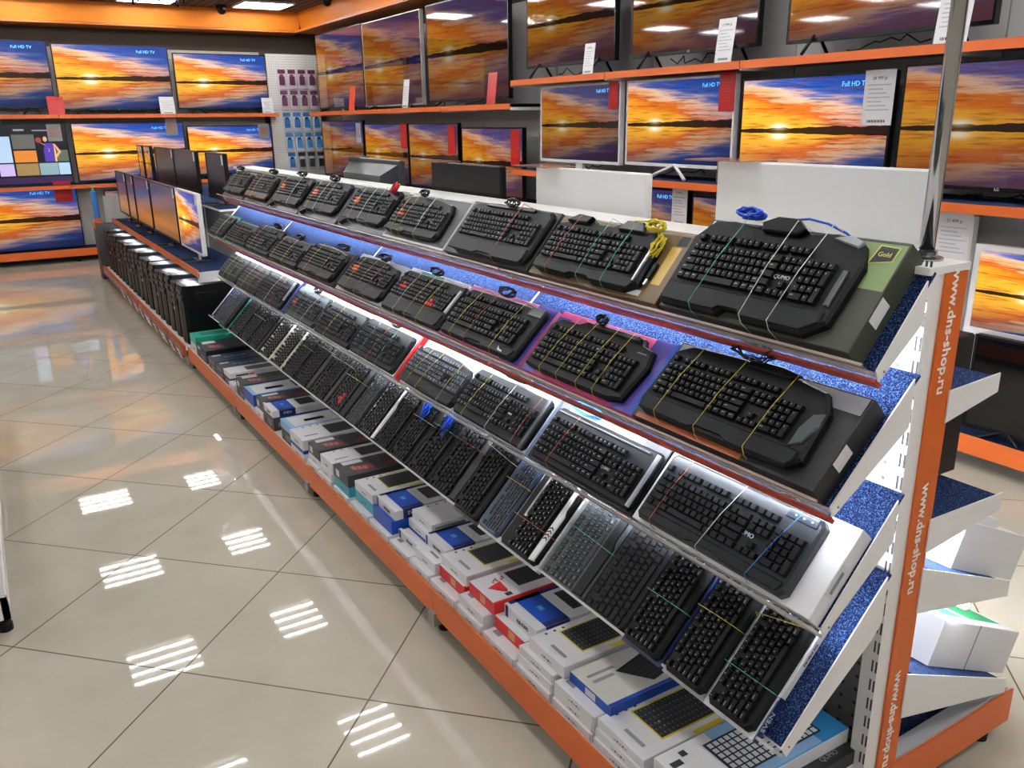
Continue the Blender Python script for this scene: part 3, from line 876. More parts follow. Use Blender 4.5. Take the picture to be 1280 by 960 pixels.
row_item(2, 4, 'black keyboard on red-edged carton', REDS, 3.05, .006, (2.815, 3.275, .20, boxw, [('s', (0, 0, 1, 1), red), ('t', (.47, 0, .5, 1), red), ('t', (-.3, .85, .2, .99), label_m)]), [(-.2, .05, 'green'), (.0, .06, 'red'), (.2, .04, 'green')], (.1, 1.1, .05, .012, cblk, .0025), 'red-ended white carton', .04)
row_item(2, 5, 'black keyboard with one yellow band', REDS, 3.515, .004, (3.295, 3.735, .19, boxw, []), [(-.1, .08, 'yellow')], None, 'bare white carton', .03)
row_item(2, 6, 'greenish keyboard with four red keys', WHT, 3.965, .006, (3.755, 4.185, .20, boxw, []), [(-.25, .08, 'green'), (-.05, .1, 'green'), (.2, .1, 'white')], (.1, 1.05, .04, .014, cblk, .003), 'creased white carton', .03)
row_item(2, 7, 'black keyboard with pale metal edge', st('edge', .44, .17, mx=.012, xr=.02, top=.02, palm=.02, extra=[('side_strip', (.465, .3, .497, .95, .004), silver)]), 4.45, .004, (4.21, 4.69, .19, M('box_indigo', '#3a3f7a', .4), []), [(.0, .06, 'white'), (.2, .05, 'red')], None, 'indigo carton', .04)
row_item(2, 8, 'brownish keyboard with two pale bands', st('brownkb', .41, .17, mx=.012, top=.02, palm=.02, key=M('keycap_brown', '#2d2a27', .5)), 4.91, .004, (4.70, 5.12, .19, M('box_greygreen', '#5d6b66', .4), []), [(-.1, .08, 'yellow'), (.2, .06, 'red')], None, 'grey carton', .03)
row_item(2, 9, 'olive tinted keyboard beside the computer cases', st('olivekb', .41, .17, mx=.012, top=.02, palm=.02, key=M('keycap_olive', '#2f3028', .5)), 5.34, .004, (5.13, 5.56, .19, M('box_pale', '#c9cfca', .4), []), [(-.1, .08, 'yellow'), (.15, .08, 'green')], None, 'pale carton', .03)

# fourth tier: keyboards standing lengthwise
def vkb(idx, desc, style, y0, t0=-.012, box=None, bands=(), bt=.02, extras=(), cable=None):
    off = .001
    D = style['D']
    L = style['W']
    if box:
        product_box(up_tier(3, y0 - .006, t0 - .004 + L / 2, off), D + .012 + (.012 if idx == 0 else 0), L + .008, bt, box[0], f'{box[1]} under keyboard, {ORD[idx]} from the orange post on the fourth tier', extras=extras)
        if idx == 0:
            pass
        off += bt + .0005
    t = place_keyboard(style, up_tier(3, y0, t0 + L / 2, off), f'{desc}, {ORD[idx]} from the orange post on the fourth tier', bands, cable, .004 if not box else bt)
    return t
VW = .425
def V4(id, D, **k):
    k.setdefault('mx', .010); k.setdefault('top', .012); k.setdefault('palm', .012); k.setdefault('kh', .008); k.setdefault('H', .018)
    return st(id, VW, D, **k)
sv = V4('v_sven', .125, palm=.011, top=.008, kh=.010)
b0 = product_box  # alias
row4 = [
    ('plain black keyboard on white lettered carton', sv, .945, (boxw, 'white carton with blue end'), [(-.28, .0, 'green'), (.06, -.06, 'yellow')]),
    ('plain black keyboard with two yellow bands', V4('v_b', .122, palm=.010, top=.008, kh=.010), 1.083, (M('box_gre', '#b6b4b3', .4), 'grey white carton'), [(-.12, .0, 'yellow'), (.12, 0, 'yellow')]),
    ('plain black keyboard with two green bands', V4('v_c', .124, palm=.010, top=.008, kh=.010), 1.226, (M('box_navy', '#1b2a52', .4), 'navy carton'), [(-.2, .0, 'green'), (.1, 0, 'green')]),
    ('flat black keyboard with dark square keys', V4('v_d', .13, palm=.012, top=.012, kh=.004, leg=0), 1.366, None, []),
    ('slim keyboard with pale outlined square keys', V4('v_e', .16, palm=.044, top=.01, kh=.003, key=M('keycap_slate', '#23282a', .5), deck=M('deck_outline', '#3b4244', .4), palmm=deckg), 1.535, None, [(-.15, .02, 'green'), (.08, .05, 'red')]),
    ('black keyboard with white arrow-marked edge', V4('v_f', .185, palm=.03, top=.05, xl=.0, kh=.009, palmm=white2, lm=lo_w, extra=[('white_frame', (-.25, .78, .35, .80, .004), white2), ('white_frame', (-.26, .66, -.24, .80, .004), white2)]), 1.735, (boxw, 'thin white tray carton'), [(-.28, .0, 'red'), (.05, .04, 'red')]),
    ('slim blue-tinted keyboard with flat keys', V4('v_g', .115, palm=.004, top=.02, kh=.003, leg=0, deck=M('deck_blue', '#26344a', .3), key=M('keycap_bluegrey', '#1d2530', .4)), 1.935, (boxw, 'white carton with printed end'), [(-.1, .0, 'yellow')]),
    ('black keyboard with wide spacebar edge', V4('v_h', .15, palm=.02, top=.012, kh=.009, leg=0), 2.062, (M('box_wine', '#3a1418', .4), 'wine red edged carton'), [(.0, .03, 'white')]),
    ('black keyboard with broad grey side rest', V4('v_i', .185, palm=.045, top=.01, kh=.009, leg=0, palmm=M('palm_grey', '#25292b', .45, spec=.3)), 2.228, None, [(-.05, .0, 'red'), (.3, 0, 'red')]),
    ('black keyboard with loose blue cable', V4('v_j', .16, palm=.016, top=.012, kh=.009, leg=0), 2.425, None, [(-.05, .0, 'green'), (.22, 0, 'yellow')]),
    ('black keyboard with coiled blue cable', V4('v_k', .15, palm=.02, top=.012, kh=.009, leg=0), 2.598, None, [(-.08, .0, 'white')]),
    ('black keyboard beside the white-striped one', V4('v_l', .135, palm=.012, top=.012, kh=.009, leg=0), 2.755, None, [(.0, .0, 'red'), (.28, 0, 'yellow')]),
    ('dark keyboard with jagged white stripe', V4('v_m', .165, palm=.028, top=.014, kh=.008, palmm=white2, lm=lo_w, extra=[('white_frame', (-.3, .88, .25, .9, .004), white2)]), 2.90, None, []),
    ('worn grey keyboard beside the white stripe', V4('v_n', .125, palm=.006, top=.012, kh=.006, leg=0, key=M('keycap_warmgrey', '#35353a', .5)), 3.075, None, []),
    ('charcoal keyboard with red arrow keys', V4('v_o', .20, palm=.055, top=.012, acc=WASD, accm=accR, deck=deckg), 3.21, None, [(-.1, .0, 'yellow')]),
    ('black keyboard with rounded grey edge', V4('v_p', .20, palm=.04, top=.012, leg=0, palmm=M('palm_dim', '#1e2124', .45, spec=.3)), 3.43, None, [(-.02, .0, 'white'), (.25, 0, 'white')]),
    ('long black keyboard with curled corner', V4('v_q', .19, palm=.045, top=.014, leg=0, palmm=M('palm_dim', '#1e2124', .45, spec=.3)), 3.66, None, [(.0, .0, 'yellow')]),
    ('black keyboard in thin pewter frame', V4('v_r', .175, palm=.006, top=.01, leg=0), 3.88, None, [(-.1, .0, 'yellow')]),
    ('black keyboard in cream frame with cutout', V4('v_s', .17, palm=.016, top=.016, deck=M('deck_cream', '#cfcdb6', .4), palmm=M('deck_cream', '#cfcdb6', .4)), 4.085, None, []),
    ('black keyboard in notched cream frame', V4('v_t', .185, palm=.018, top=.02, deck=M('deck_cream', '#cfcdb6', .4), palmm=M('deck_cream', '#cfcdb6', .4)), 4.285, None, []),
    ('speckled black keyboard with wide dark edge', V4('v_u', .19, palm=.045, top=.012), 4.49, None, []),
    ('speckled black keyboard with narrow edge', V4('v_v', .165, palm=.012, top=.012), 4.70, None, [(-.1, .0, 'white')]),
    ('pale-legend keyboard beside the teal carton', V4('v_w', .165, palm=.012, top=.012), 4.89, None, []),
    ('purplish keyboard on teal carton', V4('v_x', .17, palm=.02, top=.012, key=M('keycap_violet', '#2f2f3c', .5)), 5.14, (teal, 'bright teal carton'), []),
    ('purplish keyboard beside the computer cases', V4('v_y', .17, palm=.012, top=.012, key=M('keycap_violet', '#2f2f3c', .5)), 5.34, None, [(-.05, .0, 'yellow')]),
]
for j, (ds, sty, y0, bx, bn) in enumerate(row4):
    ex = ()
    if not bx and j + 1 < len(row4):
        sty['D'] = row4[j + 1][2] - y0 - (.012 if row4[j + 1][3] else .004)
    if j == 0:
        ex = [('t', (-.5, -.0, -.28, .012), navy)]
    vkb(j, ds, sty, y0, box=bx, bands=bn, extras=ex)
# first carton of the fourth tier shows its near side with lettering
o_, tv_, nv_, L_ = tier_frame(3)
fc = [o for o in C.objects if o.get('label', '').startswith('white carton with blue end')][0]
cw = VW + .008
MB().face([(-cw / 2, -.0004, 0), (-cw * .26, -.0004, 0), (-cw * .26, -.0004, .02), (-cw / 2, -.0004, .02)], navy).build('print', fc)
text('SVEN', .02, lo_w, fc, frame((-cw * .39, -.0008, .010), (1, 0, 0), (0, 0, 1), (0, -1, 0)))
text('Standard 303', .010, inkd, fc, frame((-cw * .02, -.0008, .010), (1, 0, 0), (0, 0, 1), (0, -1, 0)))
# loose blue cables on two fourth-tier keyboards
for o in list(C.objects):
    l = o.get('label', '')
    if l.startswith('black keyboard with loose blue cable') or l.startswith('black keyboard with coiled blue cable'):
        MB().tube([(-.05 + .012 * q, .06 + .012 * math.sin(q * 1.3) + .004 * q, .034 + .003 * math.cos(q * 2.1)) for q in [x * .5 for x in range(20)]], .0028, cblu, 6).build('cable', o)
        coil(o, (.02, .085, .034), .045, .012, 3, cblu, .0026, seed=4)
# chevrons on the white rest of the sixth one
for o in list(C.objects):
    if o.get('label', '').startswith('black keyboard with white arrow-marked edge'):
        mb = MB()
        for q in range(4):
            x = -.13 + q * .011
            for s in (1, -1):
                mb.face([(x, .016, .0212), (x + .005, .016, .0212), (x + .005 - .006, .016 + s * .009, .0212), (x - .006, .016 + s * .009, .0212)][::s], inkd)
        mb.build('arrow_print', o)

# ------------------------------------------------------------------ cartons on the bottom shelf
cw_ = M('carton_white', '#e3e1e3', .42)
yell = M('print_yellow', '#d8c62c', .45)
cream = M('print_cream', '#d9d7cd', .45)
skyb = M('print_skyblue', '#4fa8d8', .4)
deepb = M('print_deepblue', '#2a7fb8', .4)
tealb = M('carton_teal', '#3aa5b8', .4)
tealg = M('carton_green_teal', '#2fae94', .4)
icb = M('carton_iceblue', '#8fb8e0', .4)
keyp = M('print_key', '#2e3033', .5)
keyw = M('print_key_white', '#dfe3e8', .5)
pict = M('print_black', '#191a1c', .4)
maro = M('print_maroon', '#7a2b2a', .45)
nvd = M('carton_navy', '#22283a', .42)
gdk = M('carton_darkgrey', '#3d3c3d', .45)
yfr = M('print_yellowframe', '#cfc22e', .45)
def carton(x0, y0, z0, W, T_, style, label, L=.44, yaw=0.0):
    m = T(x0, y0, z0) @ Matrix.Rotation(yaw, 4, 'Z')
    o = thing('keyboard_carton', label, 'box', m)
    B = dict(white=cw_, yel=cw_, sven=cw_, red=red, ms=cream, bluekb=cw_, qumo=obl, blackred=gdk, whitekb=cw_, greykb=cw_, blue=blue, teal=tealb, green=tealg, ice=icb, bluewhite=icb,
             navy=nvd, dark=gdk, colour=obl, gold=gdk, whitered=cw_)[style]
    MB().box((0, 0, 0), (L, W, T_), B, .0012).build('carton', o)
    mb, mf, ms_ = MB(), MB(), MB()
    e = .0004
    ka = .62 if style in ('sven', 'red') else .8 if style == 'yel' else 1.0
    def top(a0, b0, a1, b1, mt, lv=1):
        if a1 < .99 or a0 > .01:
            a0, a1 = a0 * ka, a1 * (ka if a1 < .99 else 1)
        z = T_ + e * lv
        mb.face([(a0 * L, b0 * W, z), (a1 * L, b0 * W, z), (a1 * L, b1 * W, z), (a0 * L, b1 * W, z)], mt)
    def front(b0, c0, b1, c1, mt, lv=1):
        mf.face([(-e * lv, b1 * W, c0 * T_), (-e * lv, b0 * W, c0 * T_), (-e * lv, b0 * W, c1 * T_), (-e * lv, b1 * W, c1 * T_)], mt)
    def side(a0, c0, a1, c1, mt, lv=1):
        ms_.face([(a0 * L, -e * lv, c0 * T_), (a1 * L, -e * lv, c0 * T_), (a1 * L, -e * lv, c1 * T_), (a0 * L, -e * lv, c1 * T_)], mt)
    def pic(a0, b0, a1, b1, bm=pict, km=keyp, border=None, nx=18, ny=6):
        if border:
            top(a0 - .012, b0 - .03, a1 + .012, b1 + .03, border, 1)
        top(a0, b0, a1, b1, bm, 2)
        for i in range(nx):
            for j in range(ny):
                da, db = (a1 - a0) / nx, (b1 - b0) / ny
                top(a0 + da * (i + .15), b0 + db * (j + .15), a0 + da * (i + .85), b0 + db * (j + .85), km, 3)
                if km is keyp:
                    top(a0 + da * (i + .3), b0 + db * (j + .5), a0 + da * (i + .5), b0 + db * (j + .7), ink, 4)
    def lines(n=2, c0=.3, c1=.7, b0=.35, b1=.65):
        for q in range(5):
            d_ = (b1 - b0) / 5
            front(b0 + d_ * q, c0, b0 + d_ * (q + .7), c0 + (c1 - c0) * (.35 + .1 * (q % 2)), inkd if q % 2 else ink)
    def icons():
        for q in (.12, .2, .28):
            top(q, .885, q + .022, .935, inkd)
    if style == 'white':
        lines()
        top(.05, .7, .12, .9, ink)
        top(.1, .3, .13, .6, ink)
        if rnd.random() < .5:
            front(.02, 0, .03, 1, inkd)
    elif style == 'yel':
        icons(); lines()
        top(.07, .2, .10, .6, ink)
        pic(.24, .2, .9, .82, border=yell)
        top(.6, .92, .85, 1, yell); top(.45, .0, .7, .08, yell)
    elif style == 'sven':
        top(.12, .0, .42, 1, blue); top(.12, .0, .42, .13, navy, 2); top(.04, .9, 1, 1, navy)
        side(.075, 0, .26, 1, navy); front(.88, 0, .97, 1, navy)
        pic(.55, .2, .85, .8)
        top(.24, .45, .3, .6, skyb, 3)
        if T_ > .03:
            text('SVEN', T_ * .55, lo_w, o, frame((.168 * L, -.001, T_ * .5), (1, 0, 0), (0, 0, 1), (0, -1, 0)))
            text('KB-S305', T_ * .45, inkd, o, frame((-.001, W * .42, T_ * .45), (0, -1, 0), (0, 0, 1), (-1, 0, 0)))
    elif style == 'red':
        top(.0, .04, 1, 1, cw_)
        pic(.42, .3, .8, .9)
        z = T_ + e * 3
        mb.face([(.06 * L, .55 * W, z), (.15 * L, .22 * W, z), (.17 * L, .30 * W, z), (.18 * L, .66 * W, z)], red)
        top(.2, .1, .28, .22, inkd, 2)
        for q in range(6):
            top(.2 + .03 * q, .66 + .05 * (q % 2), .22 + .03 * q, .72 + .05 * (q % 3), inkd if q % 2 else red, 2)
        front(.35, .2, .55, .85, M('print_tan', '#c79a63', .5))
    elif style == 'ms':
        front(0, 0, 1, 1, blue); side(0, 0, 1, 1, blue)
        top(0, 0, 1, .06, blue)
        front(.35, .15, .6, .85, label_m, 2)
        z = T_ + e * 2
        A, Bv = V((.40, .72)), V((.55, .18))
        for (mt, k, ins) in ((pict, z, 0),):
            mb.face([(.22 * L, .62 * W, k), (.36 * L, .14 * W, k), (.79 * L, .40 * W, k), (.66 * L, .90 * W, k)], mt)
        for q in range(5):
            f = .12 + q * .17
            p0 = V((.23, .62)).lerp(V((.36, .16)), f); p1 = V((.65, .88)).lerp(V((.78, .41)), f)
            p2 = V((.23, .62)).lerp(V((.36, .16)), f + .1); p3 = V((.65, .88)).lerp(V((.78, .41)), f + .1)
            mb.face([(p0.x * L, p0.y * W, z + e), (p2.x * L, p2.y * W, z + e), (p3.x * L, p3.y * W, z + e), (p1.x * L, p1.y * W, z + e)], keyp)
        top(.05, .55, .2, .62, ink); top(.05, .7, .24, .76, ink)
    elif style == 'bluekb':
        top(.45, 0, 1, 1, skyb, 1); top(.8, 0, 1, 1, deepb, 2)
        top(.33, .02, .8, .98, icb, 3)
        z0 = 4
        top(.26, .16, .86, .82, M('print_inkblue', '#152033', .4), z0)
        for i in range(15):
            for j in range(6):
                da, db = .58 / 15, .62 / 6
                a, b_ = .27 + da * i, .18 + db * j
                top(a + .006, b_ + .01, a + da - .004, b_ + db - .014, keyw, z0 + 1)
        top(.03, .7, .1, .8, inkd); top(.12, .8, .16, .9, inkd)
        lines()
    elif style == 'qumo':
        side(.55, .3, .8, .6, M('print_lilac', '#7d74b8', .5))
        text('QUMO', .018, ink, o, T(.38 * L + .2, W * .12, T_ + .001))
    elif style in ('blackred', 'gold', 'colour'):
        c1 = {'blackred': maro, 'gold': M('print_bronze', '#5a4530', .5), 'colour': M('print_mauve', '#6a4f58', .5)}[style]
        top(.06, .72, .25, .95, label_m)
        top(.12, .2, .3, .5, c1)
        top(.42, .15, .95, .45, c1)
        pic(.42, .4, .8, .9, bm=pict, km=M('print_deepred', '#5a2020', .5) if style == 'blackred' else keyp)
        for q in range(3):
            top(.1 + q * .05, .3 - q * .04, .14 + q * .05, .55 - q * .05, M('print_salmon', '#b86a60', .5), 2)
        front(.6, .2, .85, .8, label_m)
    elif style == 'whitekb':
        icons(); lines()
        top(.06, .25, .2, .32, ink)
        pic(.32, .15, .9, .8)
    elif style == 'greykb':
        icons(); lines()
        pic(.4, .2, .9, .8, bm=M('print_silvergrey', '#a9adac', .4), km=M('print_silverkey', '#bfc3c2', .4), border=yfr)
        side(.03, .3, .3, .6, ink)
    elif style in ('bluewhite', 'ice'):
        top(.05, .1, 1, .9, cw_)
        pic(.55, .2, .9, .85)
        top(.2, .35, .42, .55, blue)
        if style == 'bluewhite':
            front(0, 0, 1, 1, blue); side(0, 0, 1, 1, blue)
    elif style == 'green':
        top(.12, .25, .9, .8, M('print_greendark', '#1f6a5c', .4)); side(.1, .2, .9, .8, tealg)
        top(.5, .0, 1, .2, cw_)
    elif style == 'whitered':
        top(.25, .2, 1, .75, M('print_charcoal', '#55565a', .45)); side(.08, .3, .25, .6, inkd); side(.26, .3, .32, .6, red)
    elif style == 'navy':
        top(.04, .75, .16, .9, label_m)
        for q in range(4):
            top(.18 + q * .08, .5, .24 + q * .08, .6, skyb, 1)
        top(.5, .2, .95, .8, M('print_dimblue', '#2c3a52', .4))
        front(.2, .2, .8, .7, M('print_dimgrey', '#77787a', .5))
    elif style == 'dark':
        front(.2, .2, .6, .7, M('print_dimgrey', '#77787a', .5)); side(.05, .3, .25, .6, M('print_dimgrey', '#77787a', .5))
    elif style == 'teal':
        lines()
    for q in (mb, mf, ms_):
        if q.f:
            q.build('print', o)
    return o
SD = dict(white='plain white', yel='white yellow-framed', sven='white and blue lettered', red='red and white', ms='cream and blue', bluekb='white and sky-blue', qumo='black lettered', blackred='black and red', whitekb='white',
          greykb='grey and white', blue='solid blue', teal='turquoise', green='green-teal', ice='ice-blue', bluewhite='blue-sided white', navy='navy', dark='dark grey', colour='black multicoloured', gold='black and bronze', whitered='white and charcoal')
W_ = 'white'
# (near y, far y, [(thickness, style, front x, y shift, keep width)...] from the bottom up)
COLS = [
    (.925, 1.09, [(.034, W_, 1.03, 0), (.036, 'qumo', 1.03, 0), (.036, 'bluekb', 1.036, .030)]),
    (1.15, 1.318, [(.025, W_, 1.025, 0), (.025, W_, 1.03, 0), (.025, 'yel', 1.035, 0)]),
    (1.328, 1.492, [(.024, W_, 1.025, 0), (.024, W_, 1.03, 0), (.024, W_, 1.03, -.004), (.028, 'ms', 1.062, -.024)]),
    (1.503, 1.662, [(.025, W_, 1.022, 0), (.025, W_, 1.03, 0), (.025, W_, 1.034, 0), (.034, 'yel', 1.05, -.026)]),
    (1.674, 1.84, [(.025, W_, 1.022, 0), (.04, 'red', 1.06, -.004), (.038, 'sven', 1.085, -.018)]),
    (1.852, 2.0, [(.03, W_, 1.022, 0), (.03, W_, 1.03, 0), (.04, 'red', 1.06, -.014)]),
    (2.012, 2.178, [(.03, W_, 1.022, 0), (.04, 'red', 1.055, -.004), (.035, 'yel', 1.062, -.006)]),
    (2.19, 2.335, [(.03, W_, 1.022, 0), (.035, 'yel', 1.045, 0), (.036, 'sven', 1.085, 0)]),
    (2.347, 2.50, [(.026, W_, 1.022, 0), (.031, 'sven', 1.06, 0), (.030, W_, 1.10, 0), (.03, 'greykb', 1.115, 0)]),
    (2.515, 2.68, [(.03, W_, 1.022, 0), (.05, 'blue', 1.04, 0), (.036, 'sven', 1.055, 0)]),
    (2.695, 2.865, [(.03, W_, 1.022, 0), (.045, 'teal', 1.045, 0), (.035, 'yel', 1.045, 0)]),
    (2.90, 3.055, [(.025, W_, 1.022, 0), (.042, 'teal', 1.03, 0), (.048, 'blackred', 1.03, 0)]),
    (3.075, 3.215, [(.03, W_, 1.018, 0), (.03, W_, 1.025, 0), (.046, 'whitekb', 1.03, 0)]),
    (3.228, 3.365, [(.034, W_, 1.02, 0), (.03, W_, 1.028, 0), (.046, 'blackred', 1.03, 0)]),
    (3.405, 3.585, [(.038, W_, 1.018, 0), (.016, 'blue', 1.018, 0), (.048, 'whitekb', 1.018, 0)]),
    (3.60, 3.765, [(.06, 'dark', 1.03, 0), (.038, 'ice', 1.03, 0)]),
    (3.872, 4.04, [(.068, 'dark', 1.025, 0), (.032, 'sven', 1.025, 0)]),
    (4.05, 4.185, [(.04, W_, 1.022, 0), (.056, 'blackred', 1.03, 0)]),
    (4.20, 4.385, [(.03, W_, 1.022, 0), (.065, 'bluewhite', 1.022, 0)]),
    (4.40, 4.575, [(.05, 'dark', 1.03, 0), (.046, 'gold', 1.03, 0)]),
    (4.60, 4.70, [(.045, W_, 1.018, 0)]),
    (4.715, 4.855, [(.05, 'dark', 1.03, 0), (.03, 'whitered', 1.03, 0)]),
    (4.87, 5.05, [(.036, 'dark', 1.03, 0), (.03, 'navy', 1.03, 0)]),
    (5.06, 5.245, [(.036, 'dark', 1.03, 0), (.03, 'navy', 1.03, 0)]),
    (5.29, 5.56, [(.05, 'dark', 1.03, 0), (.032, 'colour', 1.03, 0)]),
    (5.575, 5.74, [(.06, W_, 1.03, 0), (.05, 'green', 1.03, 0)]),
]
LW = {1: ['only layer'], 2: ['lower layer', 'upper layer'], 3: ['bottom layer', 'middle layer', 'top layer'], 4: ['bottom layer', 'second layer up', 'third layer up', 'top layer']}
for ci, (a, b, ls) in enumerate(COLS):
    z = .1405
    for li, (t_, s_, x_, dy) in enumerate(ls):
        q = rnd.uniform(-.012, .012)
        carton(x_, a + dy, z, b - a, t_, s_, f'{SD[s_]} keyboard carton, {LW[len(ls)][li]} of the {ORD[ci]} stack from orange post', L=.43, yaw=0 if li == 0 else q * .4)
        z += t_ + .0006

# ------------------------------------------------------------------ white boxes on the far face shelves
def slope_box(x, y, z, ang, L, Wd, Hh, label, kind):
    m = T(x, y, z) @ Matrix.Rotation(ang, 4, 'Y')
    o = thing('white_carton', label, 'box', m)
    MB().box((0, 0, 0), (L, Wd, Hh), paper, .0015).build('carton', o)
    gr = M('print_leafgreen', '#2f9a63', .5)
    if kind == 1:
        text('A', .035, M('print_darkgreen', '#2c7a3a', .5), o, frame((-.0008, Wd * .45, Hh * .62), (0, -1, 0), (0, 0, 1), (-1, 0, 0)), bold=.0004)
        MB().face([(-.0006, Wd * .58, Hh * .36), (-.0006, Wd * .34, Hh * .36), (-.0006, Wd * .34, Hh * .42), (-.0006, Wd * .58, Hh * .42)], gr).build('print', o)
        MB().box((.02, .02, Hh), (L * .6, Wd * .6, Hh + .022), paper, .001).build('lid_flap', o)
    else:
        for a, b in ((.10, .40), (.48, .92)):
            MB().face([(a * L, .15 * Wd, Hh + .0005), (b * L, .15 * Wd, Hh + .0005), (b * L, .8 * Wd, Hh + .0005), (a * L, .8 * Wd, Hh + .0005)], gr).build('print', o)
        MB().face([(.445 * L, -.0005, 0), (.46 * L, -.0005, 0), (.46 * L, -.0005, Hh), (.445 * L, -.0005, Hh)], ink).build('seam', o)
    return o
a3, a4 = math.atan2(.150, .351), math.atan2(.193, .426)
slope_box(1.747, .935, .5745, a3, .31, .26, .115, 'white carton with green letter on the third far-face shelf', 1)
slope_box(1.715, .935, .3255, a4, .40, .24, .118, 'white carton with green panels on the lowest far-face shelf', 2)
t = thing('computer_case', 'black upright computer case on the second far-face shelf behind orange post', 'computer', T(1.745, 1.03, .757))
MB().box((0, 0, 0), (.125, .42, .335), black2, .004).build('case', t)
MB().box((.125, .01, .01), (.133, .41, .325), black, .002).build('front_bezel', t)

# ------------------------------------------------------------------ televisions and monitors
scrA = screen_mat('sunset_bright', 1.15, 0, 1.0)
scrB = screen_mat('sunset_cool', .85, .0, 1.0)
scrC = screen_mat('sunset_dim', .5, .15, 1.0, .2)
scrD = screen_mat('sunset_warm', .42, .3, 1.0, .3)
scrE = screen_mat('sunset_faded', .5, .2, 1.0, .25)
scrF = screen_mat('sunset_deep', .6, .25, 1.0, .1)
cyan = M('screen_text', '#57b6ff', emit=1.1)
whitefr = M('tv_white', '#eceae8', .3)
feetw = M('tv_foot_white', '#f2f0ee', .3)
def tv(label, mat, w_, h_, z0, scr, fm=black2, bez=.012, feet='vee', hd=True, logo=None, depth=.045, cable=True, cat='television', name='television', lean=0.0, hdpos=(.30, .40)):
    t = thing(name, label, cat, mat)
    loc = T(0, 0, z0) @ Matrix.Rotation(-lean, 4, 'X')
    MB().box((-w_ / 2, -.010, 0), (w_ / 2, depth * .5, h_), fm, .004).box((-w_ * .36, depth * .5, h_ * .08), (w_ * .36, depth, h_ * .7), fm, .01).build('housing', t, loc)
    mb = MB()
    x, z = w_ / 2, h_
    bb = bez * 1.5
    mb.box((-x, -.016, 0), (x, -.0098, bb), fm).box((-x, -.016, z - bez), (x, -.0098, z), fm).box((-x, -.016, bb), (-x + bez, -.0098, z - bez), fm).box((x - bez, -.016, bb), (x, -.0098, z - bez), fm)
    mb.build('bezel', t, loc)
    if scr:
        mb = MB().face([(-x + bez, -.0125, bb), (x - bez, -.0125, bb), (x - bez, -.0125, z - bez), (-x + bez, -.0125, z - bez)], scr, [(0, 0), (1, 0), (1, 1), (0, 1)])
        s = mb.build('screen', t, loc)
        if hd:
            text('Full HD TV', h_ * .062, cyan, s, T(0, -.0135, 0) @ frame((w_ * hdpos[0], 0, h_ * .93 - h_ * .03), (1, 0, 0), (0, 0, 1), (0, -1, 0)), name='screen_text', ext=.0002)
    if logo:
        text(logo, .018, lo_w, t, loc @ frame((0, -.0166, bb * .5), (1, 0, 0), (0, 0, 1), (0, -1, 0)), 'logo')
    if feet == 'vee':
        for s_ in (-1, 1):
            fx = s_ * w_ * .34
            MB().tube([(fx, -.10, .008), (fx, -.012, z0 + .03), (fx, .03, z0 + .03), (fx, .11, .008)], .009, black, 6).build('foot', t)
    elif feet == 'wide':
        for s_ in (-1, 1):
            fx = s_ * w_ * .30
            MB().tube([(fx - .09, -.05, .008), (fx, 0, z0 + .02), (fx + .09, -.05, .008)], .009, black, 6).build('foot', t)
    elif feet == 'white':
        MB().tube([(-.17, -.08, .01), (0, -.01, z0 + .012), (.17, -.08, .01)], .011, feetw, 8).build('foot', t)
    elif feet == 'block':
        MB().box((-.09, -.05, 0), (.09, .06, .012), fm, .003).box((-.04, .0, .01), (.04, .03, z0 + .03), fm).build('stand', t)
    if cable and z0 > .03:
        q = random.Random(len(label) * 7 + int(w_ * 100))
        pts = [(-w_ * .2 + w_ * .4 * k / 9, .05 + q.uniform(-.03, .03), .012 + abs(q.uniform(0, z0 * .8))) for k in range(10)]
        MB().tube(pts, .004, cblk, 5).build('cable', t)
    return t
RIGHT = Matrix.Rotation(-math.pi / 2, 4, 'Z')
def rwall(x, ya, yb, z):
    return T(x, (ya + yb) / 2, z) @ RIGHT
ZS, ZM, ZF = 1.866, 1.186, 1.694
# racks on the television wall
def rack_shelf(name_label, ya, yb, x0, x1, z, m_lip=orange):
    t = thing('wall_shelf', name_label, 'shelf', T(x0, ya, z), 'television wall shelves')
    W = yb - ya
    MB().box((.006, .001, -.026), (x1 - x0, W - .001, -.003), lgrey).build('board', t)
    MB().box((.01, .001, -.003), (x1 - x0, W - .001, 0), carpet).build('carpet', t)
    MB().box((0, .001, -.042), (.006, W - .001, .001), m_lip).build('front_lip', t)
    for y in (.001, W - .005):
        MB().box((.006, y, -.05), (x1 - x0, y + .004, -.003), white).build('bracket', t)
YJ = [6.02, 4.808, 3.587, 2.37, 1.15]
XF, XW = 3.72, 4.15
BW = ['farthest bay from the post'] 
for k in range(4):
    a, b = YJ[k + 1] + .002, YJ[k] - .002
    rack_shelf(f'orange-lipped upper shelf on the television wall, {ORD[k]} bay after the far bank', a, b, XF, XW, ZS)
    rack_shelf(f'orange-lipped middle shelf on the television wall, {ORD[k]} bay after the far bank', a, b, XF, XW, ZM)
YFJ = [10.86, 9.65, 8.44, 7.23, 6.03]
for k in range(4):
    a, b = YFJ[k + 1] + .002, YFJ[k] - .002
    rack_shelf(f'orange-lipped shelf of the far television bank, {ORD[k]} bay from the corner', a, b, XF, XW, ZF)
    rack_shelf(f'orange-lipped lower shelf of the far television bank, {ORD[k]} bay from the corner', a, b, XF, XW, .90)
XJ = [3.50, 2.22, .93, -.36, -1.6]
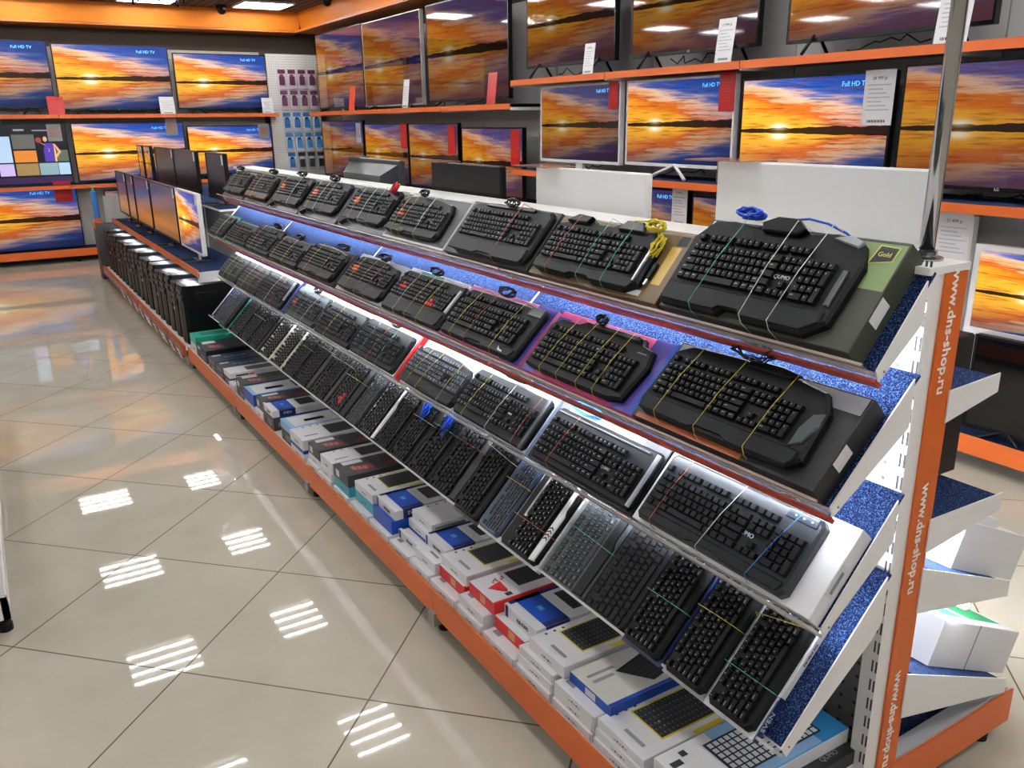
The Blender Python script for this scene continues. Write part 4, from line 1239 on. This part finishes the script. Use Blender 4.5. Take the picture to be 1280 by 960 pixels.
def back_shelf(label, xa, xb, z):
    t = thing('wall_shelf', label, 'shelf', T(xb, 11.4, z) @ RIGHT, 'back wall shelves')
    W = xb - xa
    # local: x -> -y world, y -> +x world
    t.matrix_world = T(xa, 11.4, z)
    MB().box((.001, .006, -.026), (W - .001, .44, -.003), lgrey).build('board', t)
    MB().box((.001, .01, -.003), (W - .001, .44, 0), carpet).build('carpet', t)
    MB().box((.001, 0, -.042), (W - .001, .006, .001), orange).build('front_lip', t)
for k in range(4):
    xa, xb = XJ[k + 1] + .002, XJ[k] - .002
    back_shelf(f'orange-lipped upper shelf on the back wall, {ORD[k]} bay from the corner', xa, xb, ZF)
    if k < 3:
        back_shelf(f'orange-lipped lower shelf on the back wall, {ORD[k]} bay from the corner', xa, xb, .90)
# panels and base of the racks
def rack_base(label, mat, L):
    t = thing('rack_base', label, 'shelf base', mat)
    MB().box((.005, 0, .11), (.46, L, .135), lgrey).build('deck', t)
    MB().box((.01, 0.002, .135), (.46, L, .140), carpet).build('carpet', t)
    MB().box((0, 0, .07), (.006, L, .158), orange).build('plinth_board', t)
    n = max(2, round(L / 1.21))
    for k in range(n + 1):
        y = .05 + (L - .1) * k / n
        MB().tube([(.05, y, 0), (.05, y, .112)], .02, black, 8).build('foot', t)
rack_base('low orange-fronted base along the television wall', T(3.68, .0, 0), 10.86)
rack_base('low orange-fronted base along the back wall', T(3.5, 11.40, 0) @ Matrix.Rotation(math.pi / 2, 4, 'Z') @ Matrix.Rotation(0, 4, 'Z'), 5.2)
pan = M('rack_panel', '#d9d5cf', .55)
for k in range(9):
    a, b = YJ[0] - 1.2135 * (4 - k) , 0
    a = 1.15 + 1.2135 * (k - 1)
    struct(MB().box((4.16, a + .004, .14), (4.18, a + 1.21, 2.52), pan), f'trim_{3 + k}')
for k in range(5):
    a = 3.44 - 1.2 * (k + 1)
    struct(MB().box((a + .004, 11.86, .14), (a + 1.2, 11.88, 2.46), pan), f'trim_{12 + k}')

# television wall, upper shelf
tv('wrapped black television with corner towards the white ones, upper shelf, first from far bank', rwall(3.86, 4.86, 5.97, ZS), 1.11, .63, .085, scrD, logo=None)
tv('black television with dark glossy screen, upper shelf, second from far bank', rwall(3.86, 3.585, 4.69, ZS), 1.105, .63, .082, scrD, logo='LG')
tv('wrapped black television above the big white monitor, upper shelf, third from far bank', rwall(3.86, 2.245, 3.38, ZS), 1.135, .65, .072, scrF)
tv('white-framed smaller television on the middle shelf, first from the far bank', rwall(3.86, 4.785, 5.775, ZM), .99, .555, .07, scrC, whitefr, .014, 'block')
tv('white-framed television with white forked foot on the middle shelf', rwall(3.86, 3.725, 4.72, ZM), .995, .545, .078, scrB, whitefr, .014, 'white')
tv('black-framed bright television beside the white-framed one, middle shelf', rwall(3.86, 2.69, 3.675, ZM), .985, .55, .04, scrA, hdpos=(.27, .4))
tv('black-framed television behind the chrome pole, middle shelf', rwall(3.86, 1.60, 2.645, ZM), 1.045, .56, .05, scrF, logo='LG')
# under the middle shelf
tv('white-edged television under the middle shelf, partly behind the white monitor', rwall(3.86, 2.20, 3.15, .6), .95, .52, .0, scrB, whitefr, .014, None, cable=False, hdpos=(-.33, .4))
tv('black-edged television under the middle shelf between the two white monitors', rwall(3.86, 4.075, 5.0, .58), .925, .545, .0, scrC, feet=None, cable=False, hdpos=(.26, .4))
tv('black-edged faded television under the middle shelf beside the tagged one', rwall(3.86, 3.22, 4.04, .60), .82, .5, .0, scrE, feet=None, cable=False, hd=False)
tv('white-framed small television with rounded corners under the middle shelf', rwall(3.84, 1.25, 2.165, .585), .915, .42, .0, scrA, whitefr, .026, None, cable=False)
tv('black switched-off television standing on the low base', rwall(3.76, 1.08, 2.06, .14), .98, .44, .035, M('screen_off', '#08090a', .04), hd=False, logo='SAMSUNG', feet='wide')
tv('reddish dark television edge on the low base behind the first white monitor', rwall(3.90, 5.05, 5.90, .14), .85, .5, .04, scrE, hd=False)
# far bank
tv('large black television in the corner, far bank upper shelf, first from corner', rwall(3.86, 9.315, 10.80, ZF), 1.485, .87, .035, scrE, hd=False, feet='wide')
tv('large thin silver-edged television, far bank upper shelf, second from corner', rwall(3.86, 7.85, 9.295, ZF), 1.445, .865, .03, scrD, M('tv_silver', '#b9b4ab', .3, metal=.5), .010, 'wide', hd=False)
tv('large black television with wrapped corner, far bank upper shelf, third from corner', rwall(3.86, 6.24, 7.72, ZF), 1.48, .86, .045, scrD, hd=False, feet='wide')
tv('black television beside the pegboard, far bank lower shelf, first from corner', rwall(3.86, 9.44, 10.79, .90), 1.35, .66, .03, scrD, hd=False, feet='wide')
tv('black television with red tag, far bank lower shelf, second from corner', rwall(3.86, 8.24, 9.385, .90), 1.145, .62, .03, scrC, hd=False, feet='wide')
tv('black television with red tag, far bank lower shelf, third from corner', rwall(3.86, 7.15, 8.215, .90), 1.065, .62, .03, scrE, hd=False, feet='wide')
tv('black television with pale sunset, far bank lower shelf, fourth from corner', rwall(3.86, 6.04, 7.085, .90), 1.045, .58, .03, scrF, hd=False, feet='wide')
# back wall
def bwall(xa, xb, z, y=11.6):
    return T((xa + xb) / 2, y, z)
tv('black television on the back wall upper shelf, third from the pegboard', bwall(-.35, .935, ZF), 1.285, .73, .075, scrB, feet='wide')
tv('black television on the back wall upper shelf, second from the pegboard', bwall(.975, 2.245, ZF), 1.27, .735, .05, scrA, feet='wide', logo='LG')
tv('black television on the back wall upper shelf, next to the pegboard', bwall(2.295, 3.44, ZF), 1.145, .66, .055, scrA, feet='wide')
tv('black television on the back wall lower shelf, second from the pegboard', bwall(1.05, 2.325, .90), 1.275, .68, .02, scrA, feet=None, cable=False, hdpos=(.28, .4))
tv('black television on the back wall lower shelf, next to the pegboard', bwall(2.36, 3.43, .90), 1.07, .61, .04, scrA, feet='wide', hdpos=(.28, .4))
tv('large black television standing on the back wall base', bwall(-.4, 1.005, .14), 1.405, .735, .012, scrB, feet=None, cable=False, hdpos=(.22, .4))
tv('black television on the back wall base behind the computer cases', bwall(1.30, 2.35, .14), 1.05, .62, .05, scrC, feet='wide', hd=False)
# the one with a menu of tiles
t = tv('television showing a dark menu of picture tiles with a basketball player', bwall(-.2, 1.0, .90), 1.20, .70, .01, None, hd=False, feet=None, cable=False)
def tile(x0, z0, x1, z1, hexc, e=.55, lv=0):
    y = -.0135 - .0006 * lv
    MB().face([(x0, y, z0), (x1, y, z0), (x1, y, z1), (x0, y, z1)], M('tile_' + hexc.strip('#') + str(e), hexc, emit=e)).build('screen_tile', t)
MB().face([(-.588, -.0125, .018), (.588, -.0125, .018), (.588, -.0125, .69), (-.588, -.0125, .69)], M('menu_dark', '#17151c', .2, emit=.6)).build('screen', t)
tile(-.588, .018, .588, .10, '#2a1440')
for x0, z0, x1, z1, c in ((.02, .42, .25, .58, '#5b5a56'), (.02, .27, .25, .40, '#c97a2c'), (.02, .12, .25, .255, '#8d7443'), (.26, .12, .455, .255, '#7f9aa0'), (.46, .27, .58, .40, '#4f5c48'), (.46, .12, .58, .255, '#9fc3d8'),
                          (-.15, .27, .0, .56, '#a9c4e8'), (-.15, .12, .0, .255, '#b9a8d8'), (-.55, .27, -.17, .56, '#556070'), (-.55, .12, -.17, .255, '#6a7a8a')):
    tile(x0, z0, x1, z1, c)
tile(.05, .62, .16, .64, '#8a8a90', .7); tile(.24, .615, .45, .63, '#7a7a88', .6)
def poly_tile(pts, hexc, lv, nm):
    y = -.0135 - .0006 * lv
    MB().face([(p[0], y, p[1]) for p in pts], M('fig_' + hexc.strip('#'), hexc, emit=.6)).build(nm, t)
poly_tile([(.33, .27), (.44, .27), (.45, .38), (.43, .48), (.35, .48), (.33, .40)], '#4a2f9a', 2, 'screen_figure')
poly_tile([(.435, .27), (.455, .27), (.455, .40), (.44, .46)], '#e0b43a', 3, 'screen_figure')
poly_tile([(.36 + .022 * math.cos(a * math.pi / 5), .525 + .03 * math.sin(a * math.pi / 5)) for a in range(10)], '#c99a7c', 3, 'screen_figure')
poly_tile([(.29 + .032 * math.cos(a * math.pi / 5), .515 + .032 * math.sin(a * math.pi / 5)) for a in range(10)], '#8a3a22', 4, 'screen_figure')
poly_tile([(.43, .47), (.455, .47), (.51, .38), (.455, .31), (.44, .33), (.48, .38)], '#c99a7c', 3, 'screen_figure')
poly_tile([(.34, .47), (.36, .45), (.30, .49), (.28, .50)], '#c99a7c', 3, 'screen_figure')
text('2', .05, lo_w, t, frame((.385, -.0165, .40), (1, 0, 0), (0, 0, 1), (0, -1, 0)), 'screen_text')

# pegboard with blister packs
o = MB().box((3.445, 11.60, .15), (4.135, 11.62, 2.43), pegm).build('pegboard')
tag(o, 'white perforated pegboard panel in the corner by the back wall', 'pegboard')
cols = [('#d9c9d2', '#5a2a48', '#8a3a58'), ('#d9c9d2', '#6a3a58', '#3a1a2c'), ('#cfd8e4', '#2f6aa8', '#1b2a3a'), ('#cfd8e4', '#3f86c4', '#23303c'), ('#9aa0a8', '#2a2c30', '#c9ccd0')]
for r, zt in enumerate((2.235, 1.975, 1.70, 1.44, 1.19)):
    for c in range(4):
        x = 3.615 + .135 * c + (.02 * r if r else 0) * .6
        cc = cols[r] if not (r == 4 and c == 0) else cols[2]
        t = thing('blister_pack', f'hanging blister pack with {["plum", "wine", "blue", "light blue", "dark"][r]} print, {ORD[r]} row down, {ORD[c]} along the pegboard', 'packaged item', T(x, 11.53, zt), 'hanging packs')
        a_, b_ = M('pack_' + cc[0][1:], cc[0], .4), M('pack_' + cc[1][1:], cc[1], .4)
        MB().box((-.05, 0, -.235), (.05, .003, 0), a_).build('card', t)
        MB().tube([(0, -.02, -.015), (0, .07, -.012)], .003, chrome, 6).build('hook', t)
        mb = MB().box((-.035, -.018, -.19), (.035, -.0005, -.085), b_, .004)
        mb.build('blister', t)
        mb = MB().face([(-.05, -.0006, -.05), (.05, -.0006, -.05), (.05, -.0006, 0), (-.05, -.0006, 0)], b_)
        mb.face([(-.03, -.0006, -.085), (.03, -.0006, -.085), (.02, -.0006, -.055), (-.02, -.0006, -.055)], M('pack_' + cc[2][1:], cc[2], .4))
        mb.build('print', t)

# ------------------------------------------------------------------ monitors on the far face, seen from behind
def rear_monitor(label, x, ya, yb, zt, m, tilt=0.0, bulge=0.0, zs=1.045):
    W, H = yb - ya, zt - (zs + .06)
    t = thing('monitor', label, 'monitor', T(x, (ya + yb) / 2, zs) @ Matrix.Rotation(math.pi / 2, 4, 'Z'))
    # local -y is the screen side (world +x), local +y the back (world -x)
    z0 = .06
    b = MB().prism([(-W / 2, -.012), (W / 2, -.012), (W / 2, .004), (W / 2 - .006, .012 + 0), (-W / 2 + .006, .012), (-W / 2, .004)], z0, z0 + H, m, .004)
    b.build('housing', t)
    if bulge:
        hb = H * .93
        vs = [(-W * .46, .012, z0 + .01), (W * .46, .012, z0 + .01), (W * .46, .012, z0 + hb), (-W * .46, .012, z0 + hb), (-W * .36, bulge, z0 + .02), (W * .36, bulge, z0 + .02), (W * .36, bulge, z0 + hb * .82), (-W * .36, bulge, z0 + hb * .82)]
        MB().add(vs, [(0, 1, 2, 3), (7, 6, 5, 4), (0, 4, 5, 1), (1, 5, 6, 2), (2, 6, 7, 3), (3, 7, 4, 0)], m).build('back_cover', t)
    MB().face([(-W / 2 + .012, -.0125, z0 + .02), (W / 2 - .012, -.0125, z0 + .02), (W / 2 - .012, -.0125, z0 + H - .012), (-W / 2 + .012, -.0125, z0 + H - .012)], M('screen_off', '#08090a', .04)).build('screen', t)
    MB().box((-.03, -.004, 0), (.03, .006, z0 + .03), m).box((-.10, -.035, 0), (.10, .05, .008), m, .002).build('stand', t)
    if m is white2:
        mb = MB()
        for q in (.10, .02):
            mb.box((q, .0122, z0 + H * .18), (q + .004, .0128, z0 + H * .18 + .004), ink)
        mb.build('screw', t)
    return t
plate_m = M('tinted_acrylic', '#b98f84', .08, alpha=.55)
def plate(label, x, y, z, m=plate_m):
    t = thing('price_holder', label, 'price holder', T(x, y, z))
    MB().box((-.07, -.10, 0), (.05, .10, .003), m).build('plate', t)
    MB().box((.047, -.10, -.06), (.05, .10, 0), m).build('front_flap', t)
rear_monitor('large white all-in-one monitor seen from behind, beside the chrome pole', 1.625, 1.012, 1.612, 1.462, white2)
rear_monitor('smaller white monitor seen from behind, second from the orange post', 1.625, 1.885, 2.455, 1.417, white2)
rear_monitor('flat black monitor seen from behind, third from the orange post', 1.625, 2.685, 3.245, 1.408, black)
rear_monitor('black monitor with bulging back, fourth from the orange post', 1.66, 3.63, 4.27, 1.398, M('monitor_grey', '#2e3133', .4), bulge=.075)
plate('tinted acrylic price plate on top of the large white monitor', 1.625, 1.57, 1.4635)
plate('tinted acrylic price plate on top of the smaller white monitor', 1.625, 2.41, 1.4185)
plate('tinted acrylic price plate on top of the flat black monitor', 1.625, 3.20, 1.4095)
plate('greenish acrylic price plate on top of the bulging black monitor', 1.66, 4.23, 1.3995, M('green_acrylic', '#8b9a90', .08, alpha=.5))

# ------------------------------------------------------------------ price cards
def card(label, mat, w_, h_, m, price=None, lean=True):
    t = thing('price_card', label, 'price card', mat)
    MB().box((-w_ / 2, 0, 0), (w_ / 2, .0025, h_), m).build('card', t)
    mb = MB()
    ln = M('card_print_light', '#b9bbc0', .6) if m is paper else M('card_print_red', '#c83a34', .6)
    for q in range(7):
        z = h_ * (.72 - .075 * q)
        a = -.4 + .03 * (q % 3)
        b = .38 - .13 * ((q * 5) % 3)
        mb.face([(a * w_, -.0005, z), (b * w_, -.0005, z), (b * w_, -.0005, z + h_ * .022), (a * w_, -.0005, z + h_ * .022)], ln)
    if m is paper:
        for q in range(12):
            a = -.3 + .05 * q
            mb.face([(a * w_, -.0005, h_ * .05), ((a + .025 + .012 * (q % 2)) * w_, -.0005, h_ * .05), ((a + .025 + .012 * (q % 2)) * w_, -.0005, h_ * .10), (a * w_, -.0005, h_ * .10)], inkd)
    mb.build('print', t)
    if price:
        text(price, h_ * .085, inkd if m is paper else lo_w, t, frame((0, -.0007, h_ * .85), (1, 0, 0), (0, 0, 1), (0, -1, 0)), ext=.0002)
    return t
redc = M('card_red', '#b81414', .35)
orgc = M('card_orange', '#e8502a', .35)
def rcard(label, y, z, w_, h_, m, price=None, x=3.718, tilt=.12):
    return card(label, T(x, y, z) @ RIGHT @ Matrix.Rotation(-tilt, 4, 'X'), w_, h_, m, price)
rcard('white price card standing on the upper shelf under the wrapped television', 5.0, ZS, .115, .20, paper, '15 499 р.')
rcard('white price card on the upper shelf before the second television', 3.72, ZS, .13, .235, paper, '17 999 р.')
rcard('large white price card on the upper shelf beside the chrome pole', 2.36, ZS, .155, .25, paper, '28 999 р.')
rcard('red price card hanging over the first white-framed television', 4.86, 1.63, .10, .20, redc, None, 3.840, 0)
rcard('red price card hanging over the white-framed television with forked foot', 3.79, 1.60, .125, .22, redc, None, 3.840, 0)
rcard('white price card hanging over the bright black-framed television', 2.77, 1.52, .17, .26, paper, '28 999 р.', 3.840, 0)
rcard('white price card hanging under the middle shelf between white monitors', 4.15, .90, .14, .24, paper, '9 999 р.', 3.840, 0)
rcard('white price card hanging under the middle shelf behind the post', 2.29, .88, .17, .25, paper, '21 499 р.', 3.840, 0)
rcard('red price card standing on the far bank shelf beside the wrapped corner', 6.33, ZF, .14, .25, redc, None, 3.718)
rcard('orange price card on the far bank shelf beside the corner television', 9.42, ZF, .16, .26, orgc, None, 3.718)
rcard('white price card on the far bank shelf before the silver-edged television', 8.0, ZF, .13, .27, paper, None, 3.718)
rcard('pale blue price card on the lower far bank television in the corner', 9.56, 1.34, .14, .22, M('card_blue', '#a9c3dc', .4), None, 3.840, 0)
rcard('red price card on the second lower far bank television', 8.33, 1.30, .15, .24, redc, None, 3.840, 0)
rcard('red price card on the third lower far bank television', 7.27, 1.27, .15, .26, redc, None, 3.840, 0)
rcard('red price card on the fourth lower far bank television', 6.15, 1.20, .14, .29, redc, None, 3.840, 0)
def bcard(label, x, z, w_, h_, m, y=11.398, tilt=.12):
    return card(label, T(x, y, z) @ Matrix.Rotation(-tilt, 4, 'X'), w_, h_, m)
bcard('red price card on the back wall upper shelf beside the second television', .92, ZF, .17, .20, redc)
bcard('white price card on the back wall upper shelf, second from the pegboard', 2.13, ZF, .17, .20, paper)
bcard('white price card on the back wall upper shelf, next to the pegboard', 3.36, ZF, .14, .19, paper)
bcard('clear grey price card hanging over the menu television', .87, 1.40, .15, .19, M('card_clear', '#a9a9a9', .2), 11.580, 0)
bcard('grey price card hanging over the second back wall lower television', 2.18, 1.44, .14, .2, M('card_grey', '#9a9894', .4), 11.580, 0)
bcard('grey price card hanging over the back wall lower television by the pegboard', 3.33, 1.38, .14, .19, M('card_grey', '#9a9894', .4), 11.580, 0)
bcard('red price card at the corner of the large floor-level television', .86, .70, .19, .24, redc, 11.580, 0)

# ------------------------------------------------------------------ computer island beyond the keyboards
t = thing('computer_island', 'low white gondola with navy carpet for computers beyond the keyboards', 'shop gondola', T(1.0, 5.82, 0))
LI = 4.05
MB().box((.0, 0, .075), (.008, LI, .15), orange).build('plinth_board', t)
MB().box((.01, 0, .115), (1.0, LI, .135), white).build('base_deck', t)
for k in range(4):
    MB().tube([(.06, .05 + k * 1.2, 0), (.06, .05 + k * 1.2, .117)], .02, black, 8).build('foot', t)
MB().box((.50, 0, .135), (.54, LI, .985), lgrey).build('back_panel', t)
MB().box((.152, .002, .595), (.50, LI, .622), white).box((.152, .003, .622), (.50, LI, .626), carpet).build('shelf_board', t)
MB().box((.145, 0, .592), (.152, LI, .64), orange).build('front_lip', t)
MB().box((.165, .05, .586), (.18, LI - .05, .5945), M('led_soft', '#eaf2ff', emit=22)).build('led_strip', t)
MB().box((.40, .3, .985), (.85, LI, 1.0), white).box((.40, .3, 1.0), (.85, LI, 1.004), carpet).build('top_board', t)
MB().box((.143, 0, .56), (.51, .004, .63), white).build('end_bracket', t)
for k in range(4):
    MB().box((.49, .02 + k * 1.2, .05), (.55, .07 + k * 1.2, 1.0), white).build('upright', t)
TWR = []
def tower(y, label, w_=.18, h_=.41, var=0, rz=0.0):
    t = thing('computer_case', label, 'computer', T(1.035, y, .1355) @ Matrix.Rotation(rz, 4, 'Z'))
    m = [black2, black, M('case_graphite', '#141618', .4, spec=.3)][var % 3]
    MB().box((.03, 0, .012), (.44, w_, h_), m, .004).build('case', t)
    zf = .012
    pl = [(.03, .0), (.008, .012), (.0, w_ * .5), (.008, w_ - .012), (.03, w_)]
    MB().prism(pl, .004, h_ + .002, [black, M('case_graphite', '#141618', .4, spec=.3), black2][var % 3], .003).build('front_bezel', t)
    mb = MB()
    for q in range(2 + var % 2):
        mb.box((-.0015, .02, h_ - .06 - q * .045), (.012, w_ - .02, h_ - .03 - q * .045), M('bay_grey', '#1c1e21', .4))
    mb.build('drive_bay_frame', t)
    MB().box((-.003, w_ * .42, h_ * .5), (.01, w_ * .58, h_ * .5 + .02), silver if var % 3 == 1 else gun, .001).build('power_button', t)
    MB().box((.08, -.004, .07), (.38, .0, h_ - .05), m, .002).build('side_panel', t)
    for fx in (.06, .40):
        for fy in (.02, w_ - .04):
            MB().box((fx, fy, 0), (fx + .02, fy + .02, .013), black).build('foot', t)
yy = 5.88
for k in range(18):
    wv = [.2, .175, .165, .19, .17, .18][k % 6]
    tower(yy, f'black computer case on the island base, {ORD[k]} from the keyboards', wv, [.40, .385, .41, .395, .375, .40][k % 6], k, 0.0)
    yy += wv + .035 + (.03 if k == 5 else 0)
FR = [(5.86, 6.55, 'white-framed monitor with sunset screen on the island, nearest row, first from the keyboards')]
LEFTM = RIGHT
def island_monitor(label, ya, yb, x, z, h_, z0, fm, scr):
    tt = tv(label, T(x, (ya + yb) / 2, z) @ RIGHT, yb - ya, h_, z0, scr, fm, .010, None, False, None, .03, False, 'monitor', 'monitor')
    MB().box((-.10, -.10, 0), (-.085, .10, .010), gun).box((.085, -.10, 0), (.10, .10, .010), gun).box((-.10, .0, .0), (.10, .02, .01), gun).box((-.02, .028, .005), (.02, .04, z0 + .1), fm).build('stand', tt)
    c = MB().box((-.02, 0, 0), (.02, .002, .07), paper).build('price_sticker', tt, T((yb - ya) / 2 - .03, -.019, z0 + h_ - .08))
scrM = M('dusk_gradient', '#050507', .2)
_k = NT(scrM)
_v, _u, _w, _z = _k.xyz('UV')
_n = _k.noise(_k.comb(_u, _k.math('MULTIPLY', _w, 9.0), 2.0), 1.5, 4)
_f = _k.math('ADD', _w, _k.math('MULTIPLY', _k.math('SUBTRACT', _n, .5), .22))
_k.put(_k.b.inputs['Emission Color'], _k.ramp(_f, [(.0, lin('#7a5226')), (.2, lin('#a8682c')), (.42, lin('#7c5236')), (.62, lin('#44445a')), (.85, lin('#32364a')), (1, lin('#3a3c44'))]))
_k.b.inputs['Emission Strength'].default_value = .75
for k, (a, b, ds) in enumerate([(6.03, 6.74, 'white-framed monitor with sunset screen'), (6.79, 7.84, 'thin black monitor beside the white-framed one'), (7.89, 8.68, 'thin dark monitor with dusk gradient'), (8.73, 9.14, 'narrow dark monitor with white stand'), (9.19, 9.82, 'dark monitor at the far island end')]):
    island_monitor(f'{ds}, lower island row, {ORD[k]} from the keyboards', a, b, 1.25, .6265, .42, .075, whitefr if k == 0 else black2, scrA if k == 0 else scrM)
for k, (a, b, ds) in enumerate([(6.22, 6.76, 'black monitor leaning beside the keyboard rows'), (7.12, 7.98, 'wide black monitor with white sticker'), (8.0, 8.86, 'wide black monitor with tall sticker'), (9.12, 9.48, 'narrow black monitor reflecting sunset'), (9.56, 9.86, 'narrow black monitor at the row end')]):
    island_monitor(f'{ds}, upper island row, {ORD[k]} from the keyboards', a, b, 1.5, 1.0045, .33, .035, black2, M('screen_dusk', '#232529', .25) if k < 3 else scrE)
# price rail and tags along the island base
t = thing('price_rail', 'clear price rail along the base of the computer island', 'price rail', T(.985, 5.82, .07))
MB().box((0, 0, 0), (.004, LI, .075), M('rail_tint', '#d98a72', .1, alpha=.45)).box((0.004, 0, .0), (.0145, LI, .004), M('rail_tint', '#d98a72', .1, alpha=.45)).build('channel', t)
for k in range(13):
    y = 5.88 + .21 * k + .05 * (k % 3)
    c = thing('price_tag', f'small {"red" if k in (9, 11) else "white"} price tag on the island base rail, {ORD[k]} from the keyboards', 'price tag', T(.9825, y, .052) @ RIGHT @ Matrix.Rotation(.25, 4, 'X'))
    MB().box((-.045, 0, 0), (.045, .0015, .075), redc if k in (9, 11) else paper).build('card', c)
    MB().box((-.03, -.0006, .02), (.03, 0, .03), ink).box((-.03, -.0006, .045), (.0, 0, .055), inkd).build('print', c)
# white sheet and cup beside the island end
t = thing('spray_can', 'tall blue and white can with orange foot at the far island end', 'can', T(1.02, 9.98, .585))
MB().prism(cir(.035, 14), .0, .05, orange).prism(cir(.034, 14), .05, .33, M('can_blue', '#3f78c0', .3), .01).build('body', t)
MB().prism(cir(.012, 10), .33, .38, M('can_green', '#4f8a5a', .4), .004).build('nozzle', t)
t = thing('shop_counter', 'dark narrow side cabinet holding the can at the island end', 'cabinet', T(.98, 9.89, 0))
MB().box((0, 0, 0), (.36, .2, .583), gdk, .004).build('body', t)
MB().box((-.008, 0, .54), (0, .2, .585), orange).build('edge_strip', t)
o = MB().box((1.10, 9.97, .5835), (1.32, 9.973, .86), M('sheet_grey', '#c9c6c4', .5)).build('info_sheet')
tag(o, 'grey upright info sheet standing on the dark cabinet at the island end', 'sheet')

# ------------------------------------------------------------------ end of a neighbouring gondola at the frame edge
t = thing('neighbour_gondola', 'white gondola end with navy carpet and black foot across the aisle', 'shop gondola', T(-.14, 2.86, 0))
MB().box((-.95, 0, .06), (0, .02, .14), white).build('end_board', t)
MB().box((-.02, 0, .06), (0, 2.4, .15), white).build('plinth_board', t)
MB().box((-.95, .02, .12), (-.02, 2.4, .14), carpet).build('base_deck', t)
MB().add([(-.03, .005, .15), (-.004, .005, .15), (.034, .005, .5), (.008, .005, .5), (-.03, .03, .15), (-.004, .03, .15), (.034, .03, .5), (.008, .03, .5)],
         [(0, 1, 2, 3), (7, 6, 5, 4), (0, 4, 5, 1), (1, 5, 6, 2), (2, 6, 7, 3), (3, 7, 4, 0)], white).build('side_post', t)
MB().box((-.3, .03, .15), (-.03, .04, .34), navy).build('back_panel', t)
MB().box((-.3, .02, .47), (.03, .35, .53), orange).build('front_lip', t)
MB().prism([(-.022 + .022 * math.cos(a * math.pi / 6), .05 + .022 * math.sin(a * math.pi / 6)) for a in range(12)], 0, .03, black, .006).box((-.03, .04, .02), (-.012, .06, .07), black).build('foot', t)
